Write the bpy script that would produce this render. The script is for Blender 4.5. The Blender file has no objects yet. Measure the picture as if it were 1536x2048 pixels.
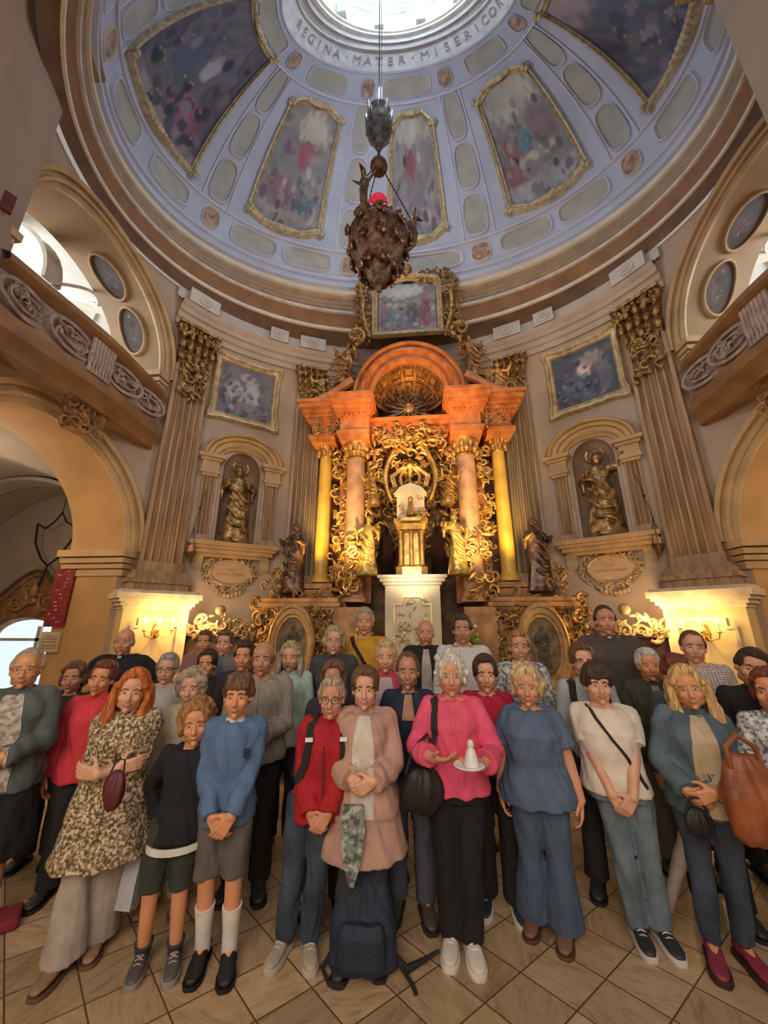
import bpy, bmesh, math, random
import numpy as np
from mathutils import Vector, Matrix
PI = math.pi; R = math.radians
sc = bpy.context.scene
col = sc.collection
# ---------------------------------------------------------------- camera
CX, CZ, YAW, PITCH, FPX = 0.10, 1.83, R(5.2), R(16.3), 740.0
cam_d = bpy.data.cameras.new('camera'); cam = bpy.data.objects.new('camera', cam_d); col.objects.link(cam)
cam.location = (CX, 0, CZ); cam.rotation_euler = (PI/2 + PITCH, 0, YAW)
cam_d.sensor_fit = 'VERTICAL'; cam_d.sensor_height = 36; cam_d.lens = 36*FPX/2048; cam_d.clip_start = 0.05
sc.camera = cam
def ray(px, py):
    u = px-768; v = 1024-py
    F = FPX*math.cos(PITCH)-v*math.sin(PITCH); U = FPX*math.sin(PITCH)+v*math.cos(PITCH)
    c, s = math.cos(YAW), math.sin(YAW)
    return Vector((c*u-s*F, s*u+c*F, U))
def at(px, py, Y):                       # the point of the place at depth Y seen at a pixel of the photograph
    r = ray(px, py); return Vector((CX, 0, CZ)) + r*(Y/r.y)
def atz(px, py, Z=0.0):
    r = ray(px, py); return Vector((CX, 0, CZ)) + r*((Z-CZ)/r.z)
# ---------------------------------------------------------------- world, exposure, lights
w = bpy.data.worlds.new('world'); sc.world = w; w.use_nodes = True
w.node_tree.nodes['Background'].inputs[0].default_value = (1.0, 0.90, 0.80, 1)
w.node_tree.nodes['Background'].inputs[1].default_value = 0.30
vs = sc.view_settings; vs.view_transform = 'Standard'; vs.look = 'None'; vs.gamma = 1; vs.use_curve_mapping = False
vs.exposure = 0.28
sc.cycles.max_bounces = 5; sc.cycles.diffuse_bounces = 3; sc.cycles.glossy_bounces = 2; sc.cycles.transmission_bounces = 4
sc.cycles.sample_clamp_indirect = 4; sc.cycles.caustics_reflective = False; sc.cycles.caustics_refractive = False
def area(name, loc, target, size, power, color, sy=None):
    d = bpy.data.lights.new(name, 'AREA'); d.energy = power; d.color = color; d.size = size
    if sy: d.shape = 'RECTANGLE'; d.size_y = sy
    o = bpy.data.objects.new(name, d); col.objects.link(o); o.location = loc
    o.rotation_euler = (Vector(target)-Vector(loc)).to_track_quat('-Z', 'Y').to_euler(); return o
def point(name, loc, power, color, rad=0.08):
    d = bpy.data.lights.new(name, 'POINT'); d.energy = power; d.color = color; d.shadow_soft_size = rad
    o = bpy.data.objects.new(name, d); col.objects.link(o); o.location = loc; return o
def spot(name, loc, target, power, color, ang=60, rad=0.1, blend=.6):
    d = bpy.data.lights.new(name, 'SPOT'); d.energy = power; d.color = color; d.spot_size = R(ang); d.spot_blend = blend; d.shadow_soft_size = rad
    o = bpy.data.objects.new(name, d); col.objects.link(o); o.location = loc
    o.rotation_euler = (Vector(target)-Vector(loc)).to_track_quat('-Z', 'Y').to_euler(); return o
area('daylight_lantern', (0, 4.3, 18.3), (0, 4.3, 0), 2.6, 620, (.78, .89, 1.0), 1.4)
area('daylight_nave', (0.3, -4.0, 6.5), (0, 6, 6.0), 6, 190, (1.0, .90, .80), 5)
area('daylight_nave_low', (-1.5, -3.0, 3.6), (0, 4, 1.0), 3.0, 84, (1.0, .74, .50), 2.0)
area('daylight_gallery_left', (-9.6, 3.6, 7.2), (-5, 5, 7.6), 2.5, 210, (.92, .98, 1.0), 1.5)
area('daylight_gallery_right', (9.6, 3.6, 7.2), (5, 5, 7.6), 2.5, 210, (.92, .98, 1.0), 1.5)
spot('altar_spot_left', (-1.1, 5.6, 2.6), (-.9, 7.4, 4.4), 210, (1.0, .62, .22), 80)
spot('altar_spot_right', (1.1, 5.6, 2.6), (.9, 7.4, 4.4), 210, (1.0, .62, .22), 80)
spot('altar_spot_top', (0, 5.9, 4.3), (0, 7.3, 6.9), 150, (1.0, .50, .17), 95)
spot('altar_spot_tabernacle', (0, 5.2, 2.5), (0, 6.9, 2.8), 50, (1.0, .80, .52), 60)
for s in (-1, 1):
    spot('column_spot', (s*2.05, 6.6, 2.45), (s*1.86, 7.45, 4.2), 130, (1.0, .60, .12), 50)
    point('chapel_light', (s*7.4, 5.0, 3.8), 38, (1.0, .82, .62), .3)
    point('arch_soffit_light', (s*5.9, 4.4, 3.0), 22, (1.0, .66, .30), .15)
    spot('cornice_glow', (s*1.6, 5.6, 6.6), (s*3.4, 7.2, 9.3), 26, (1.0, .55, .22), 110)
# ---------------------------------------------------------------- materials
MATS = {}
def mat(name, c, rough=.6, metal=0., var=.12, scale=6., bump=0., bscale=30., c2=None, emit=None, es=0., sss=0., spec=.5, stretch=None):
    if name in MATS: return MATS[name]
    m = bpy.data.materials.new(name); m.use_nodes = True; MATS[name] = m
    nt = m.node_tree; N = nt.nodes; L = nt.links; b = N['Principled BSDF']
    b.inputs['Roughness'].default_value = rough; b.inputs['Metallic'].default_value = metal
    b.inputs['Specular IOR Level'].default_value = spec
    tc = N.new('ShaderNodeTexCoord'); src = tc.outputs['Object']
    if stretch:
        mp = N.new('ShaderNodeMapping'); mp.inputs['Scale'].default_value = stretch; L.new(src, mp.inputs[0]); src = mp.outputs[0]
    n = N.new('ShaderNodeTexNoise'); n.inputs['Scale'].default_value = scale; n.inputs['Detail'].default_value = 5
    L.new(src, n.inputs['Vector'])
    r = N.new('ShaderNodeValToRGB')
    a = c2 if c2 else tuple(max(0, x*(1-var*1.6)) for x in c)
    k = c if c2 else tuple(min(1, x*(1+var)) for x in c)
    r.color_ramp.elements[0].position = .35; r.color_ramp.elements[1].position = .68
    r.color_ramp.elements[0].color = (*a, 1); r.color_ramp.elements[1].color = (*k, 1)
    L.new(n.outputs['Fac'], r.inputs[0]); L.new(r.outputs[0], b.inputs['Base Color'])
    if bump:
        n2 = N.new('ShaderNodeTexNoise'); n2.inputs['Scale'].default_value = bscale; n2.inputs['Detail'].default_value = 3
        L.new(src, n2.inputs['Vector'])
        bp = N.new('ShaderNodeBump'); bp.inputs['Strength'].default_value = bump; bp.inputs['Distance'].default_value = .02
        L.new(n2.outputs['Fac'], bp.inputs['Height']); L.new(bp.outputs[0], b.inputs['Normal'])
    if emit: b.inputs['Emission Color'].default_value = (*emit, 1); b.inputs['Emission Strength'].default_value = es
    if sss: b.inputs['Subsurface Weight'].default_value = sss; b.inputs['Subsurface Radius'].default_value = (.02, .008, .004)
    return m
def vcmat(name, rough=.7):
    if name in MATS: return MATS[name]
    m = bpy.data.materials.new(name); m.use_nodes = True; MATS[name] = m; nt = m.node_tree
    a = nt.nodes.new('ShaderNodeVertexColor'); a.layer_name = 'paint'
    nt.links.new(a.outputs[0], nt.nodes['Principled BSDF'].inputs['Base Color']); nt.nodes['Principled BSDF'].inputs['Roughness'].default_value = rough
    return m
def pattern(name, c1, c2, c3, scale, rough=.85, kind='voronoi'):
    if name in MATS: return MATS[name]
    m = bpy.data.materials.new(name); m.use_nodes = True; MATS[name] = m; nt = m.node_tree; N = nt.nodes; L = nt.links
    tc = N.new('ShaderNodeTexCoord'); r = N.new('ShaderNodeValToRGB'); r.color_ramp.interpolation = 'CONSTANT'
    if kind == 'check':
        n = N.new('ShaderNodeTexBrick'); n.inputs['Scale'].default_value = scale; n.inputs['Color1'].default_value = (0, 0, 0, 1); n.inputs['Color2'].default_value = (.5, .5, .5, 1); n.inputs['Mortar'].default_value = (1, 1, 1, 1); n.inputs['Mortar Size'].default_value = .06; n.offset = 0
        mp = N.new('ShaderNodeMapping'); mp.inputs['Rotation'].default_value = (PI/2, 0, 0); L.new(tc.outputs['Object'], mp.inputs[0]); L.new(mp.outputs[0], n.inputs['Vector']); o = n.outputs['Color']
    else:
        n = N.new('ShaderNodeTexNoise'); n.inputs['Scale'].default_value = scale; n.inputs['Detail'].default_value = 2; L.new(tc.outputs['Object'], n.inputs['Vector']); o = n.outputs['Fac']
    e = r.color_ramp.elements; e[0].position = 0; e[0].color = (*c1, 1); e[1].position = .44; e[1].color = (*c2, 1)
    k = e.new(.56); k.color = (*c3, 1)
    L.new(o, r.inputs[0]); L.new(r.outputs[0], N['Principled BSDF'].inputs['Base Color']); N['Principled BSDF'].inputs['Roughness'].default_value = rough
    return m
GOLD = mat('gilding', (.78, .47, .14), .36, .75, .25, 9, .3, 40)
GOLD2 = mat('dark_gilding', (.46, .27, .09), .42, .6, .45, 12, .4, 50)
BRASS = mat('aged_bronze', (.16, .085, .045), .45, .6, .4, 14, .4, 60)
OCHRE = mat('ochre_moulding_paint', (.56, .38, .20), .6, 0, .12, 3)
SIENNA = mat('brown_cornice_paint', (.29, .15, .06), .6, 0, .15, 3)
BROWN = mat('brown_soffit_paint', (.17, .10, .06), .65, 0, .15, 3)
WALLP = mat('lilac_grey_plaster', (.48, .37, .285), .75, 0, .06, 1.5, .05, 40)
PIERP = mat('beige_pier_plaster', (.40, .32, .25), .8, 0, .05, 2, .06, 60)
WHITEP = mat('white_plaster', (.80, .78, .72), .75, 0, .04, 2)
MARB = mat('brown_striped_marble_paint', (.52, .35, .20), .45, 0, .25, 2.2, .0, 30, (.30, .18, .10), stretch=(6, 6, .5))
PALE = mat('pale_cream_stucco', (.78, .72, .62), .6, 0, .06, 4)
DBLUE = mat('pale_blue_dome_paint', (.54, .63, .84), .7, 0, .06, 1.2)
DWHITE = mat('blue_white_stucco', (.66, .71, .84), .65, 0, .06, 3)
DGREY = mat('grey_green_panel_stucco', (.48, .51, .49), .75, 0, .08, 3, .25, 9)
ROSE = mat('rose_brown_relief', (.50, .36, .31), .7, 0, .3, 9, .6, 14)
REDM = mat('orange_red_marble_paint', (.84, .34, .11), .35, 0, .22, 5, .0, 30, (.55, .17, .05))
PINKM = mat('rose_marble_paint', (.84, .46, .26), .35, 0, .2, 4)
YELM = mat('yellow_marble_paint', (.92, .55, .10), .35, 0, .15, 3)
WOOD = mat('carved_brown_wood', (.34, .17, .07), .45, 0, .3, 5, .2, 20, stretch=(1, 1, .3))
DWOOD = mat('dark_wood', (.12, .055, .03), .45, 0, .3, 5)
REDV = mat('red_carpet', (.22, .035, .03), .9, 0, .2, 20)
IRON = mat('black_iron', (.03, .025, .02), .5, .6)
# ---------------------------------------------------------------- mesh helpers
class MB:
    def __init__(s): s.v = []; s.f = []; s.m = []; s.mi = 0
    def add(s, vs, fs, M=None):
        n = len(s.v)
        s.v += [tuple(M @ Vector(p)) for p in vs] if M is not None else [tuple(p) for p in vs]
        s.f += [tuple(i+n for i in f) for f in fs]; s.m += [s.mi]*len(fs); return s
    def box(s, c, d, M=None, taper=1.0):
        x, y, z = (q/2 for q in d); t = taper
        v = [(c[0]+a*x*(t if k > 0 else 1), c[1]+b*y*(t if k > 0 else 1), c[2]+k*z) for k in (-1, 1) for a, b in ((-1, -1), (1, -1), (1, 1), (-1, 1))]
        return s.add(v, [(3, 2, 1, 0), (4, 5, 6, 7), (0, 1, 5, 4), (1, 2, 6, 5), (2, 3, 7, 6), (3, 0, 4, 7)], M)
    def rings(s, rs, cap=True, M=None, closed=True):
        n = len(rs[0]); v = [p for r in rs for p in r]; f = []
        for i in range(len(rs)-1):
            for j in range(n if closed else n-1):
                k = (j+1) % n; f.append((i*n+j, i*n+k, (i+1)*n+k, (i+1)*n+j))
        if cap and closed: f.append(tuple(range(n))[::-1]); f.append(tuple((len(rs)-1)*n+j for j in range(n)))
        return s.add(v, f, M)
    def tube(s, pts, rad, n=8, cap=True, M=None):
        pts = [Vector(p) for p in pts]; rad = rad if hasattr(rad, '__len__') else [rad]*len(pts); rs = []; u = None
        for i, p in enumerate(pts):
            t = (pts[min(i+1, len(pts)-1)]-pts[max(i-1, 0)]); t = t.normalized() if t.length > 1e-9 else Vector((0, 0, 1))
            if u is None: u = t.orthogonal().normalized()
            else: u = (u-t*u.dot(t)); u = u.normalized() if u.length > 1e-6 else t.orthogonal().normalized()
            w = t.cross(u); rs.append([p+(u*math.cos(2*PI*k/n)+w*math.sin(2*PI*k/n))*rad[i] for k in range(n)])
        return s.rings(rs, cap, M)
    def ell(s, c, r, M=None, nu=12, nv=8):
        r = r if hasattr(r, '__len__') else (r, r, r); rs = []
        for i in range(1, nv):
            t = PI*i/nv; rs.append([(c[0]+r[0]*math.sin(t)*math.cos(2*PI*j/nu), c[1]+r[1]*math.sin(t)*math.sin(2*PI*j/nu), c[2]-r[2]*math.cos(t)) for j in range(nu)])
        v = [p for q in rs for p in q]; f = []
        for i in range(nv-2):
            for j in range(nu): k = (j+1) % nu; f.append((i*nu+j, i*nu+k, (i+1)*nu+k, (i+1)*nu+j))
        b = len(v); v += [(c[0], c[1], c[2]-r[2]), (c[0], c[1], c[2]+r[2])]
        for j in range(nu): k = (j+1) % nu; f.append((b, k, j)); f.append((b+1, (nv-2)*nu+j, (nv-2)*nu+k))
        return s.add(v, f, M)
    def cap(s, a, ra, b, rb, n=10, fl=None):           # tapered capsule
        a = Vector(a); b = Vector(b); d = b-a
        if d.length < 1e-6: return s.ell(a, ra)
        t = d.normalized(); pts = []; rr = []
        for k in range(3): q = PI/2*(k+.35)/3; pts.append(a-t*ra*math.cos(q)); rr.append(ra*math.sin(q))
        pts += [a, b]; rr += [ra, rb]
        for k in (2, 1, 0): q = PI/2*(k+.35)/3; pts.append(b+t*rb*math.cos(q)); rr.append(rb*math.sin(q))
        return s.tube(pts, rr, n)
    def lathe(s, prof, c=(0, 0, 0), n=20, M=None, cap=True):
        return s.rings([[(c[0]+r*math.cos(2*PI*k/n), c[1]+r*math.sin(2*PI*k/n), c[2]+z) for k in range(n)] for r, z in prof], cap, M)
    def prism(s, outline, th, M=None):                 # outline in xz plane, thickness along -y
        n = len(outline); v = [(x, 0, z) for x, z in outline]+[(x, -th, z) for x, z in outline]
        f = [tuple(range(n)), tuple(n+i for i in range(n))[::-1]]+[(i, n+i, n+(i+1) % n, (i+1) % n) for i in range(n)]
        return s.add(v, f, M)
    def build(s, name, m, parent=None, smooth=True, angle=40):
        me = bpy.data.meshes.new(name); me.from_pydata(s.v, [], s.f)
        ms = m if isinstance(m, (list, tuple)) else [m]
        for q in ms: me.materials.append(q)
        if len(ms) > 1: me.polygons.foreach_set('material_index', s.m)
        bm = bmesh.new(); bm.from_mesh(me); bmesh.ops.recalc_face_normals(bm, faces=bm.faces)
        if smooth:
            for f in bm.faces: f.smooth = True
            ca = R(angle)
            for e in bm.edges:
                if len(e.link_faces) == 2 and e.calc_face_angle(0) > ca: e.smooth = False
        bm.to_mesh(me); bm.free()
        o = bpy.data.objects.new(name, me); col.objects.link(o)
        if parent: o.parent = parent
        return o
def tag(o, label=None, cat=None, group=None, kind=None):
    if label: o['label'] = label
    if cat: o['category'] = cat
    if group: o['group'] = group
    if kind: o['kind'] = kind
    return o
def empty(name, label, cat, loc=(0, 0, 0), rz=0, group=None):
    o = bpy.data.objects.new(name, None); col.objects.link(o); o.location = loc; o.rotation_euler = (0, 0, rz); o.empty_display_size = .1
    return tag(o, label, cat, group)
def struct(o, label=None): o['kind'] = 'structure'; return tag(o, label) if label else o
def trs(loc=(0, 0, 0), rz=0, rx=0, ry=0, s=1): return Matrix.Translation(loc) @ Matrix.Rotation(rz, 4, 'Z') @ Matrix.Rotation(ry, 4, 'Y') @ Matrix.Rotation(rx, 4, 'X') @ Matrix.Diagonal((s, s, s, 1))
# ---------------------------------------------------------------- the oval room: plan curves
WA, WB, WY = 5.18, 3.84, 4.30
def wp(phi, off=0, z=0):                 # point on the wall oval; phi degrees from the altar axis, off = metres into the room
    p = R(phi); t = Vector((WA*math.cos(p), -WB*math.sin(p), 0)).normalized(); n = Vector((-t.y*-1, 0, 0))
    n = Vector((t.y, -t.x, 0)); q = Vector((WA*math.sin(p), WY+WB*math.cos(p), z))
    return q+n*off
def wframe(phi, z=0, off=0):             # local frame: x right along wall, -y into the room, z up
    p = R(phi); t = Vector((WA*math.cos(p), -WB*math.sin(p), 0)).normalized()
    return Matrix.Translation(wp(phi, off, z)) @ Matrix.Rotation(math.atan2(t.y, t.x), 4, 'Z')
def warc(phi): p = R(phi); return math.atan2(-WB*math.sin(p), WA*math.cos(p))
TM = math.acos(.48)
def dome(phi, th, off=0.0):              # dome surface, phi/theta in degrees, off towards the room
    def P(p, t):
        return Vector((5.0*math.cos(t)*math.sin(p), 4.3+(3.1-2.05*(1-math.cos(t))/.52)*math.cos(p), 9.8+4.79*math.sin(t)))
    p, t = R(phi), R(th); q = P(p, t)
    if off:
        a = P(p+.01, t)-P(p-.01, t); b = P(p, t+.01)-P(p, t-.01); n = b.cross(a).normalized()
        if n.dot(q-Vector((0, 4.3, 9.5))) > 0: n = -n
        q = q+n*off
    return q
# ================================================================ setting: floor
def floor_material():
    m = bpy.data.materials.new('diagonal_marble_tiles'); m.use_nodes = True; nt = m.node_tree; N = nt.nodes; L = nt.links; b = N['Principled BSDF']
    g = N.new('ShaderNodeNewGeometry')
    of = N.new('ShaderNodeVectorMath'); of.operation = 'SUBTRACT'; of.inputs[1].default_value = (.598, 2.678, 0); L.new(g.outputs['Position'], of.inputs[0])
    cb = N.new('ShaderNodeCombineXYZ')
    for i_, sg in enumerate((1, -1)):
        dt = N.new('ShaderNodeVectorMath'); dt.operation = 'DOT_PRODUCT'; dt.inputs[1].default_value = (1/.44, sg/.375, 0); L.new(of.outputs[0], dt.inputs[0]); L.new(dt.outputs['Value'], cb.inputs[i_])
    mp = cb
    fl = N.new('ShaderNodeVectorMath'); fl.operation = 'FLOOR'; L.new(mp.outputs[0], fl.inputs[0])
    fr = N.new('ShaderNodeVectorMath'); fr.operation = 'FRACTION'; L.new(mp.outputs[0], fr.inputs[0])
    wn = N.new('ShaderNodeTexWhiteNoise'); L.new(fl.outputs[0], wn.inputs['Vector'])
    # veins: noise stretched along a per-tile direction
    sub = N.new('ShaderNodeVectorMath'); sub.operation = 'ADD'; L.new(mp.outputs[0], sub.inputs[0])
    sc_ = N.new('ShaderNodeVectorMath'); sc_.operation = 'SCALE'; sc_.inputs['Scale'].default_value = 9; L.new(wn.outputs['Color'], sc_.inputs[0]); L.new(sc_.outputs[0], sub.inputs[1])
    rot = N.new('ShaderNodeVectorRotate'); rot.rotation_type = 'Z_AXIS'; mul = N.new('ShaderNodeMath'); mul.operation = 'MULTIPLY'; mul.inputs[1].default_value = 3.0
    L.new(wn.outputs['Value'], mul.inputs[0]); L.new(mul.outputs[0], rot.inputs['Angle']); L.new(sub.outputs[0], rot.inputs['Vector'])
    st = N.new('ShaderNodeMapping'); st.inputs['Scale'].default_value = (.9, 3.4, 1); L.new(rot.outputs[0], st.inputs[0])
    no = N.new('ShaderNodeTexNoise'); no.inputs['Scale'].default_value = 1.3; no.inputs['Detail'].default_value = 9; no.inputs['Roughness'].default_value = .68; no.inputs['Distortion'].default_value = 1.1; L.new(st.outputs[0], no.inputs['Vector'])
    r = N.new('ShaderNodeValToRGB'); e = r.color_ramp.elements; e[0].position = .3; e[0].color = (.33, .20, .105, 1); e[1].position = .50; e[1].color = (.52, .35, .19, 1)
    k = e.new(.72); k.color = (.60, .43, .25, 1); L.new(no.outputs['Fac'], r.inputs[0])
    hs = N.new('ShaderNodeHueSaturation'); mr = N.new('ShaderNodeMapRange'); mr.inputs['To Min'].default_value = .80; mr.inputs['To Max'].default_value = 1.15
    L.new(wn.outputs['Value'], mr.inputs[0]); L.new(mr.outputs[0], hs.inputs['Value']); L.new(r.outputs[0], hs.inputs['Color'])
    sx = N.new('ShaderNodeSeparateXYZ'); L.new(fr.outputs[0], sx.inputs[0])
    def edge(o):
        a = N.new('ShaderNodeMath'); a.operation = 'PINGPONG'; a.inputs[1].default_value = .5; L.new(o, a.inputs[0]); return a.outputs[0]
    mn = N.new('ShaderNodeMath'); mn.operation = 'MINIMUM'; L.new(edge(sx.outputs[0]), mn.inputs[0]); L.new(edge(sx.outputs[1]), mn.inputs[1])
    lt = N.new('ShaderNodeMath'); lt.operation = 'LESS_THAN'; lt.inputs[1].default_value = .014; L.new(mn.outputs[0], lt.inputs[0])
    mx = N.new('ShaderNodeMix'); mx.data_type = 'RGBA'; L.new(lt.outputs[0], mx.inputs[0]); L.new(hs.outputs[0], mx.inputs[6]); mx.inputs[7].default_value = (.12, .07, .04, 1)
    L.new(mx.outputs[2], b.inputs['Base Color']); b.inputs['Roughness'].default_value = .38
    return m
f = MB(); f.box((0, 3.5, -.05), (24, 16, .1)); struct(f.build('floor', floor_material(), smooth=False))
# altar platform: two steps and a carpet
f = MB()
for k, (y0, z) in enumerate(((5.0, .16), (5.35, .32))):
    f.box((0, (y0+8.4)/2, z/2), (5.6-k*.5, 8.4-y0, z))
struct(f.build('altar_step', mat('grey_step_stone', (.36, .28, .21), .5, 0, .2, 4), smooth=False))
f = MB(); f.box((0, 5.95, .328), (2.3, 1.2, .016)); tag(f.build('red_carpet', REDV, smooth=False), 'dark red carpet lying on the altar platform behind the crowd', 'carpet')
# ================================================================ walls
def grid(fn, us, vs_, mb):
    n = len(vs_); mb.add([fn(u, v) for u in us for v in vs_], [(i*n+j, (i+1)*n+j, (i+1)*n+j+1, i*n+j+1) for i in range(len(us)-1) for j in range(n-1)]); return mb
def lin(a, b, n): return [a+(b-a)*i/(n-1) for i in range(n)]
def strip(mb, p0, p1, lo, hi, n=12, off=0):
    lo_ = lo if callable(lo) else (lambda p: lo); hi_ = hi if callable(hi) else (lambda p: hi)
    grid(lambda p, t: wp(p, off, lo_(p)+(hi_(p)-lo_(p))*t), lin(p0, p1, n), (0, 1), mb)
NI = 44.0; NH = 4.7; NZ0, NZS, NR = 3.28, 4.86, .44
def niche_top(c):
    return lambda p: NZS + NR*math.sqrt(max(0, 1-((p-c)/NH)**2))
mb = MB()
strip(mb, -NI+NH, NI-NH, 0, 8.62, 40)
for s in (-1, 1):
    a, b = sorted((s*(NI+NH), s*67.5)); strip(mb, a, b, 0, 8.62, 12)
    c = s*NI; strip(mb, c-NH, c+NH, 0, NZ0, 9)
    ps = [c-NH*math.cos(PI*k/24) for k in range(25)]
    grid(lambda p, t: wp(p, 0, niche_top(c)(p)*(1-t)+8.62*t), ps, (0, 1), mb)
struct(mb.build('wall_back', WALLP))
mb = MB()
for s in (-1, 1):
    M = wframe(s*NI); hw = .5*(wp(s*(NI+NH))-wp(s*(NI-NH))).length; n = 16
    def sh(a, v):
        r = hw
        if v <= 1: return M @ Vector((-1.02*r*math.cos(a), -.01+.75*r*math.sin(a), NZ0+(NZS-NZ0)*v))
        q = (v-1)*PI/2; return M @ Vector((-1.02*r*math.cos(a)*math.cos(q), -.01+.75*r*math.sin(a)*math.cos(q), NZS+1.02*NR*math.sin(q)))
    grid(sh, lin(0, PI, n+1), [0, .5, 1, 1.2, 1.4, 1.6, 1.8, 2], mb)
    fl = [M @ Vector((-hw*math.cos(a), .03+.75*hw*math.sin(a), NZ0)) for a in lin(0, PI, n+1)]; mb.add(fl, [tuple(range(len(fl)))])
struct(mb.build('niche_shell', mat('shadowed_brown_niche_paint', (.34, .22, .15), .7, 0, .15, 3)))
# side walls with lower arch, gallery band and upper arch
A0, A1 = 68.0, 112.0; AC, AHW = 90.0, 21.5
LZ, LR = 2.95, 1.72; UZ, UR = 6.35, 1.95
def arch(z0, r, p): return z0 + r*math.sqrt(max(0, 1-(min(1, abs(abs(p)-AC)/AHW))**2))
for s, nm in ((-1, 'left'), (1, 'right')):
    mb = MB(); F = lambda p, o, z: wp(s*p, o, z)
    def st(p0, p1, lo, hi, n=12):
        lo_ = lo if callable(lo) else (lambda p: lo); hi_ = hi if callable(hi) else (lambda p: hi)
        ps = lin(p0, p1, n) if n != 0 else [AC-AHW*math.cos(PI*k/40) for k in range(41)]
        grid(lambda p, t: F(p, 0, lo_(p)*(1-t)+hi_(p)*t), ps, (0, 1), mb)
    st(67.5, AC-AHW, 0, 8.62, 3); st(AC+AHW, 135, 0, 9.0, 10)
    st(0, 0, lambda p: arch(LZ, LR, p), 5.15, 0)
    st(0, 0, lambda p: arch(UZ, UR, p), lambda p: 8.62, 0)
    struct(mb.build('wall_'+nm, WALLP))
    for z0, r, m_, nm2, zb in ((LZ, LR, mat('ochre_arch_soffit_paint', (.56, .33, .13), .6, 0, .08, 2), 'lower_arch_soffit', 0), (UZ, UR, mat('cream_arch_soffit_paint', (.40, .26, .13), .6, 0, .08, 2), 'upper_arch_soffit', 5.1)):
        mb = MB(); dep = .95
        prof = [(AC-AHW, zb)]+[(AC-AHW*math.cos(PI*k/40), z0+r*math.sin(PI*k/40)) for k in range(41)]+[(AC+AHW, zb)]
        rows = []
        for p, z in prof:
            q = F(p, 0, z); rows.append([q+Vector((s*d, 0, 0)) for d in (0, .3, .6, dep)])
        mb.rings(rows, cap=False, closed=False)
        struct(mb.build(nm2, m_))
        # archivolt mouldings
        mb = MB(); rows = []
        for k in range(61):
            a = PI*k/60; rows.append([F(AC-(AHW+dr/.088)*math.cos(a), o, z0+(r+dr)*math.sin(a)) for dr, o in ((0, .0), (0, .05), (.10, .06), (.11, .10), (.16, .10), (.17, .05), (.24, .05), (.25, .11), (.33, .12), (.35, .0))])
        mb.rings(rows, cap=False, closed=False); struct(mb.build('trim_'+('1' if z0 == LZ else '2')+'_'+nm, OCHRE))
    # imposts of the lower and upper arch (run through the jambs)
    for z, nm3 in ((LZ-.42, 'lower'), (UZ-.36, 'upper')):
        mb = MB()
        for pe in (AC-AHW, AC+AHW):
            q = F(pe, 0, z); sg = 1 if pe < AC else -1
            for i, (dz, h, pr) in enumerate(((0, .10, .03), (.12, .07, .06), (.21, .08, .09), (.31, .11, .14))):
                mb.box((q.x+s*.47-s*.03, q.y+(0.30*sg-pr/2*sg)+0*sg, z+dz+h/2), (1.04+pr, .6+pr, h))
        struct(mb.build('impost_moulding_'+nm3, OCHRE))
# ================================================================ entablature, cornice and dome rings
def ring_sweep(prof, p0, p1, n, name, m, closed=False):
    mb = MB(); rows = []
    for p in lin(p0, p1, n):
        rows.append([Vector((a*math.sin(R(p)), WY+b*math.cos(R(p)), z)) for a, b, z in prof])
    mb.rings(rows, cap=False, closed=False); return struct(mb.build(name, m, angle=28))
def offs(pr): return [(WA-o, WB-o, z) for o, z in pr]
ring_sweep(offs([(0, 7.72), (.05, 7.72), (.05, 7.86), (.09, 7.88), (.09, 8.02), (.14, 8.04), (.14, 8.14), (.20, 8.20), (.22, 8.26), (.10, 8.30), (.08, 8.34)]), -67, 67, 120, 'trim_3', mat('lilac_cream_entablature', (.52, .41, .32), .6, 0, .08, 3))
ring_sweep(offs([(.08, 8.34), (.08, 8.62)]), -68, 68, 120, 'trim_4', mat('pale_frieze_paint', (.55, .52, .49), .7, 0, .05, 3))
ring_sweep([(5.10, 3.76, 8.60), (5.08, 3.70, 8.66), (5.05, 3.55, 8.74), (5.02, 3.44, 8.80)], -180, 180, 240, 'trim_5', BROWN)
ring_sweep([(5.02, 3.44, 8.80), (4.99, 3.39, 8.81), (4.99, 3.38, 8.87), (5.01, 3.40, 8.89)], -180, 180, 240, 'trim_6', PALE)
ring_sweep([(5.01, 3.40, 8.89), (5.02, 3.39, 9.0), (5.0, 3.33, 9.12), (4.98, 3.29, 9.20)], -180, 180, 240, 'trim_7', SIENNA)
ring_sweep([(4.98, 3.29, 9.20), (4.94, 3.24, 9.21), (4.94, 3.23, 9.27), (4.97, 3.27, 9.29)], -180, 180, 240, 'trim_8', mat('white_cornice_lip', (.66, .62, .60), .6))
ring_sweep([(4.97, 3.27, 9.29), (5.0, 3.27, 9.33), (4.98, 3.24, 9.35), (4.98, 3.24, 9.41), (5.01, 3.25, 9.43), (4.99, 3.21, 9.46), (4.99, 3.21, 9.52), (5.02, 3.22, 9.54), (5.0, 3.16, 9.58), (5.0, 3.16, 9.64), (5.02, 3.18, 9.66)], -180, 180, 240, 'trim_9', mat('tan_stepped_cornice', (.38, .29, .20), .6, 0, .1, 4))
ring_sweep([(5.02, 3.18, 9.66), (4.98, 3.10, 9.68), (4.98, 3.10, 9.74), (5.0, 3.12, 9.76), (5.0, 3.12, 9.80)], -180, 180, 240, 'trim_10', PALE)
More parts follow.
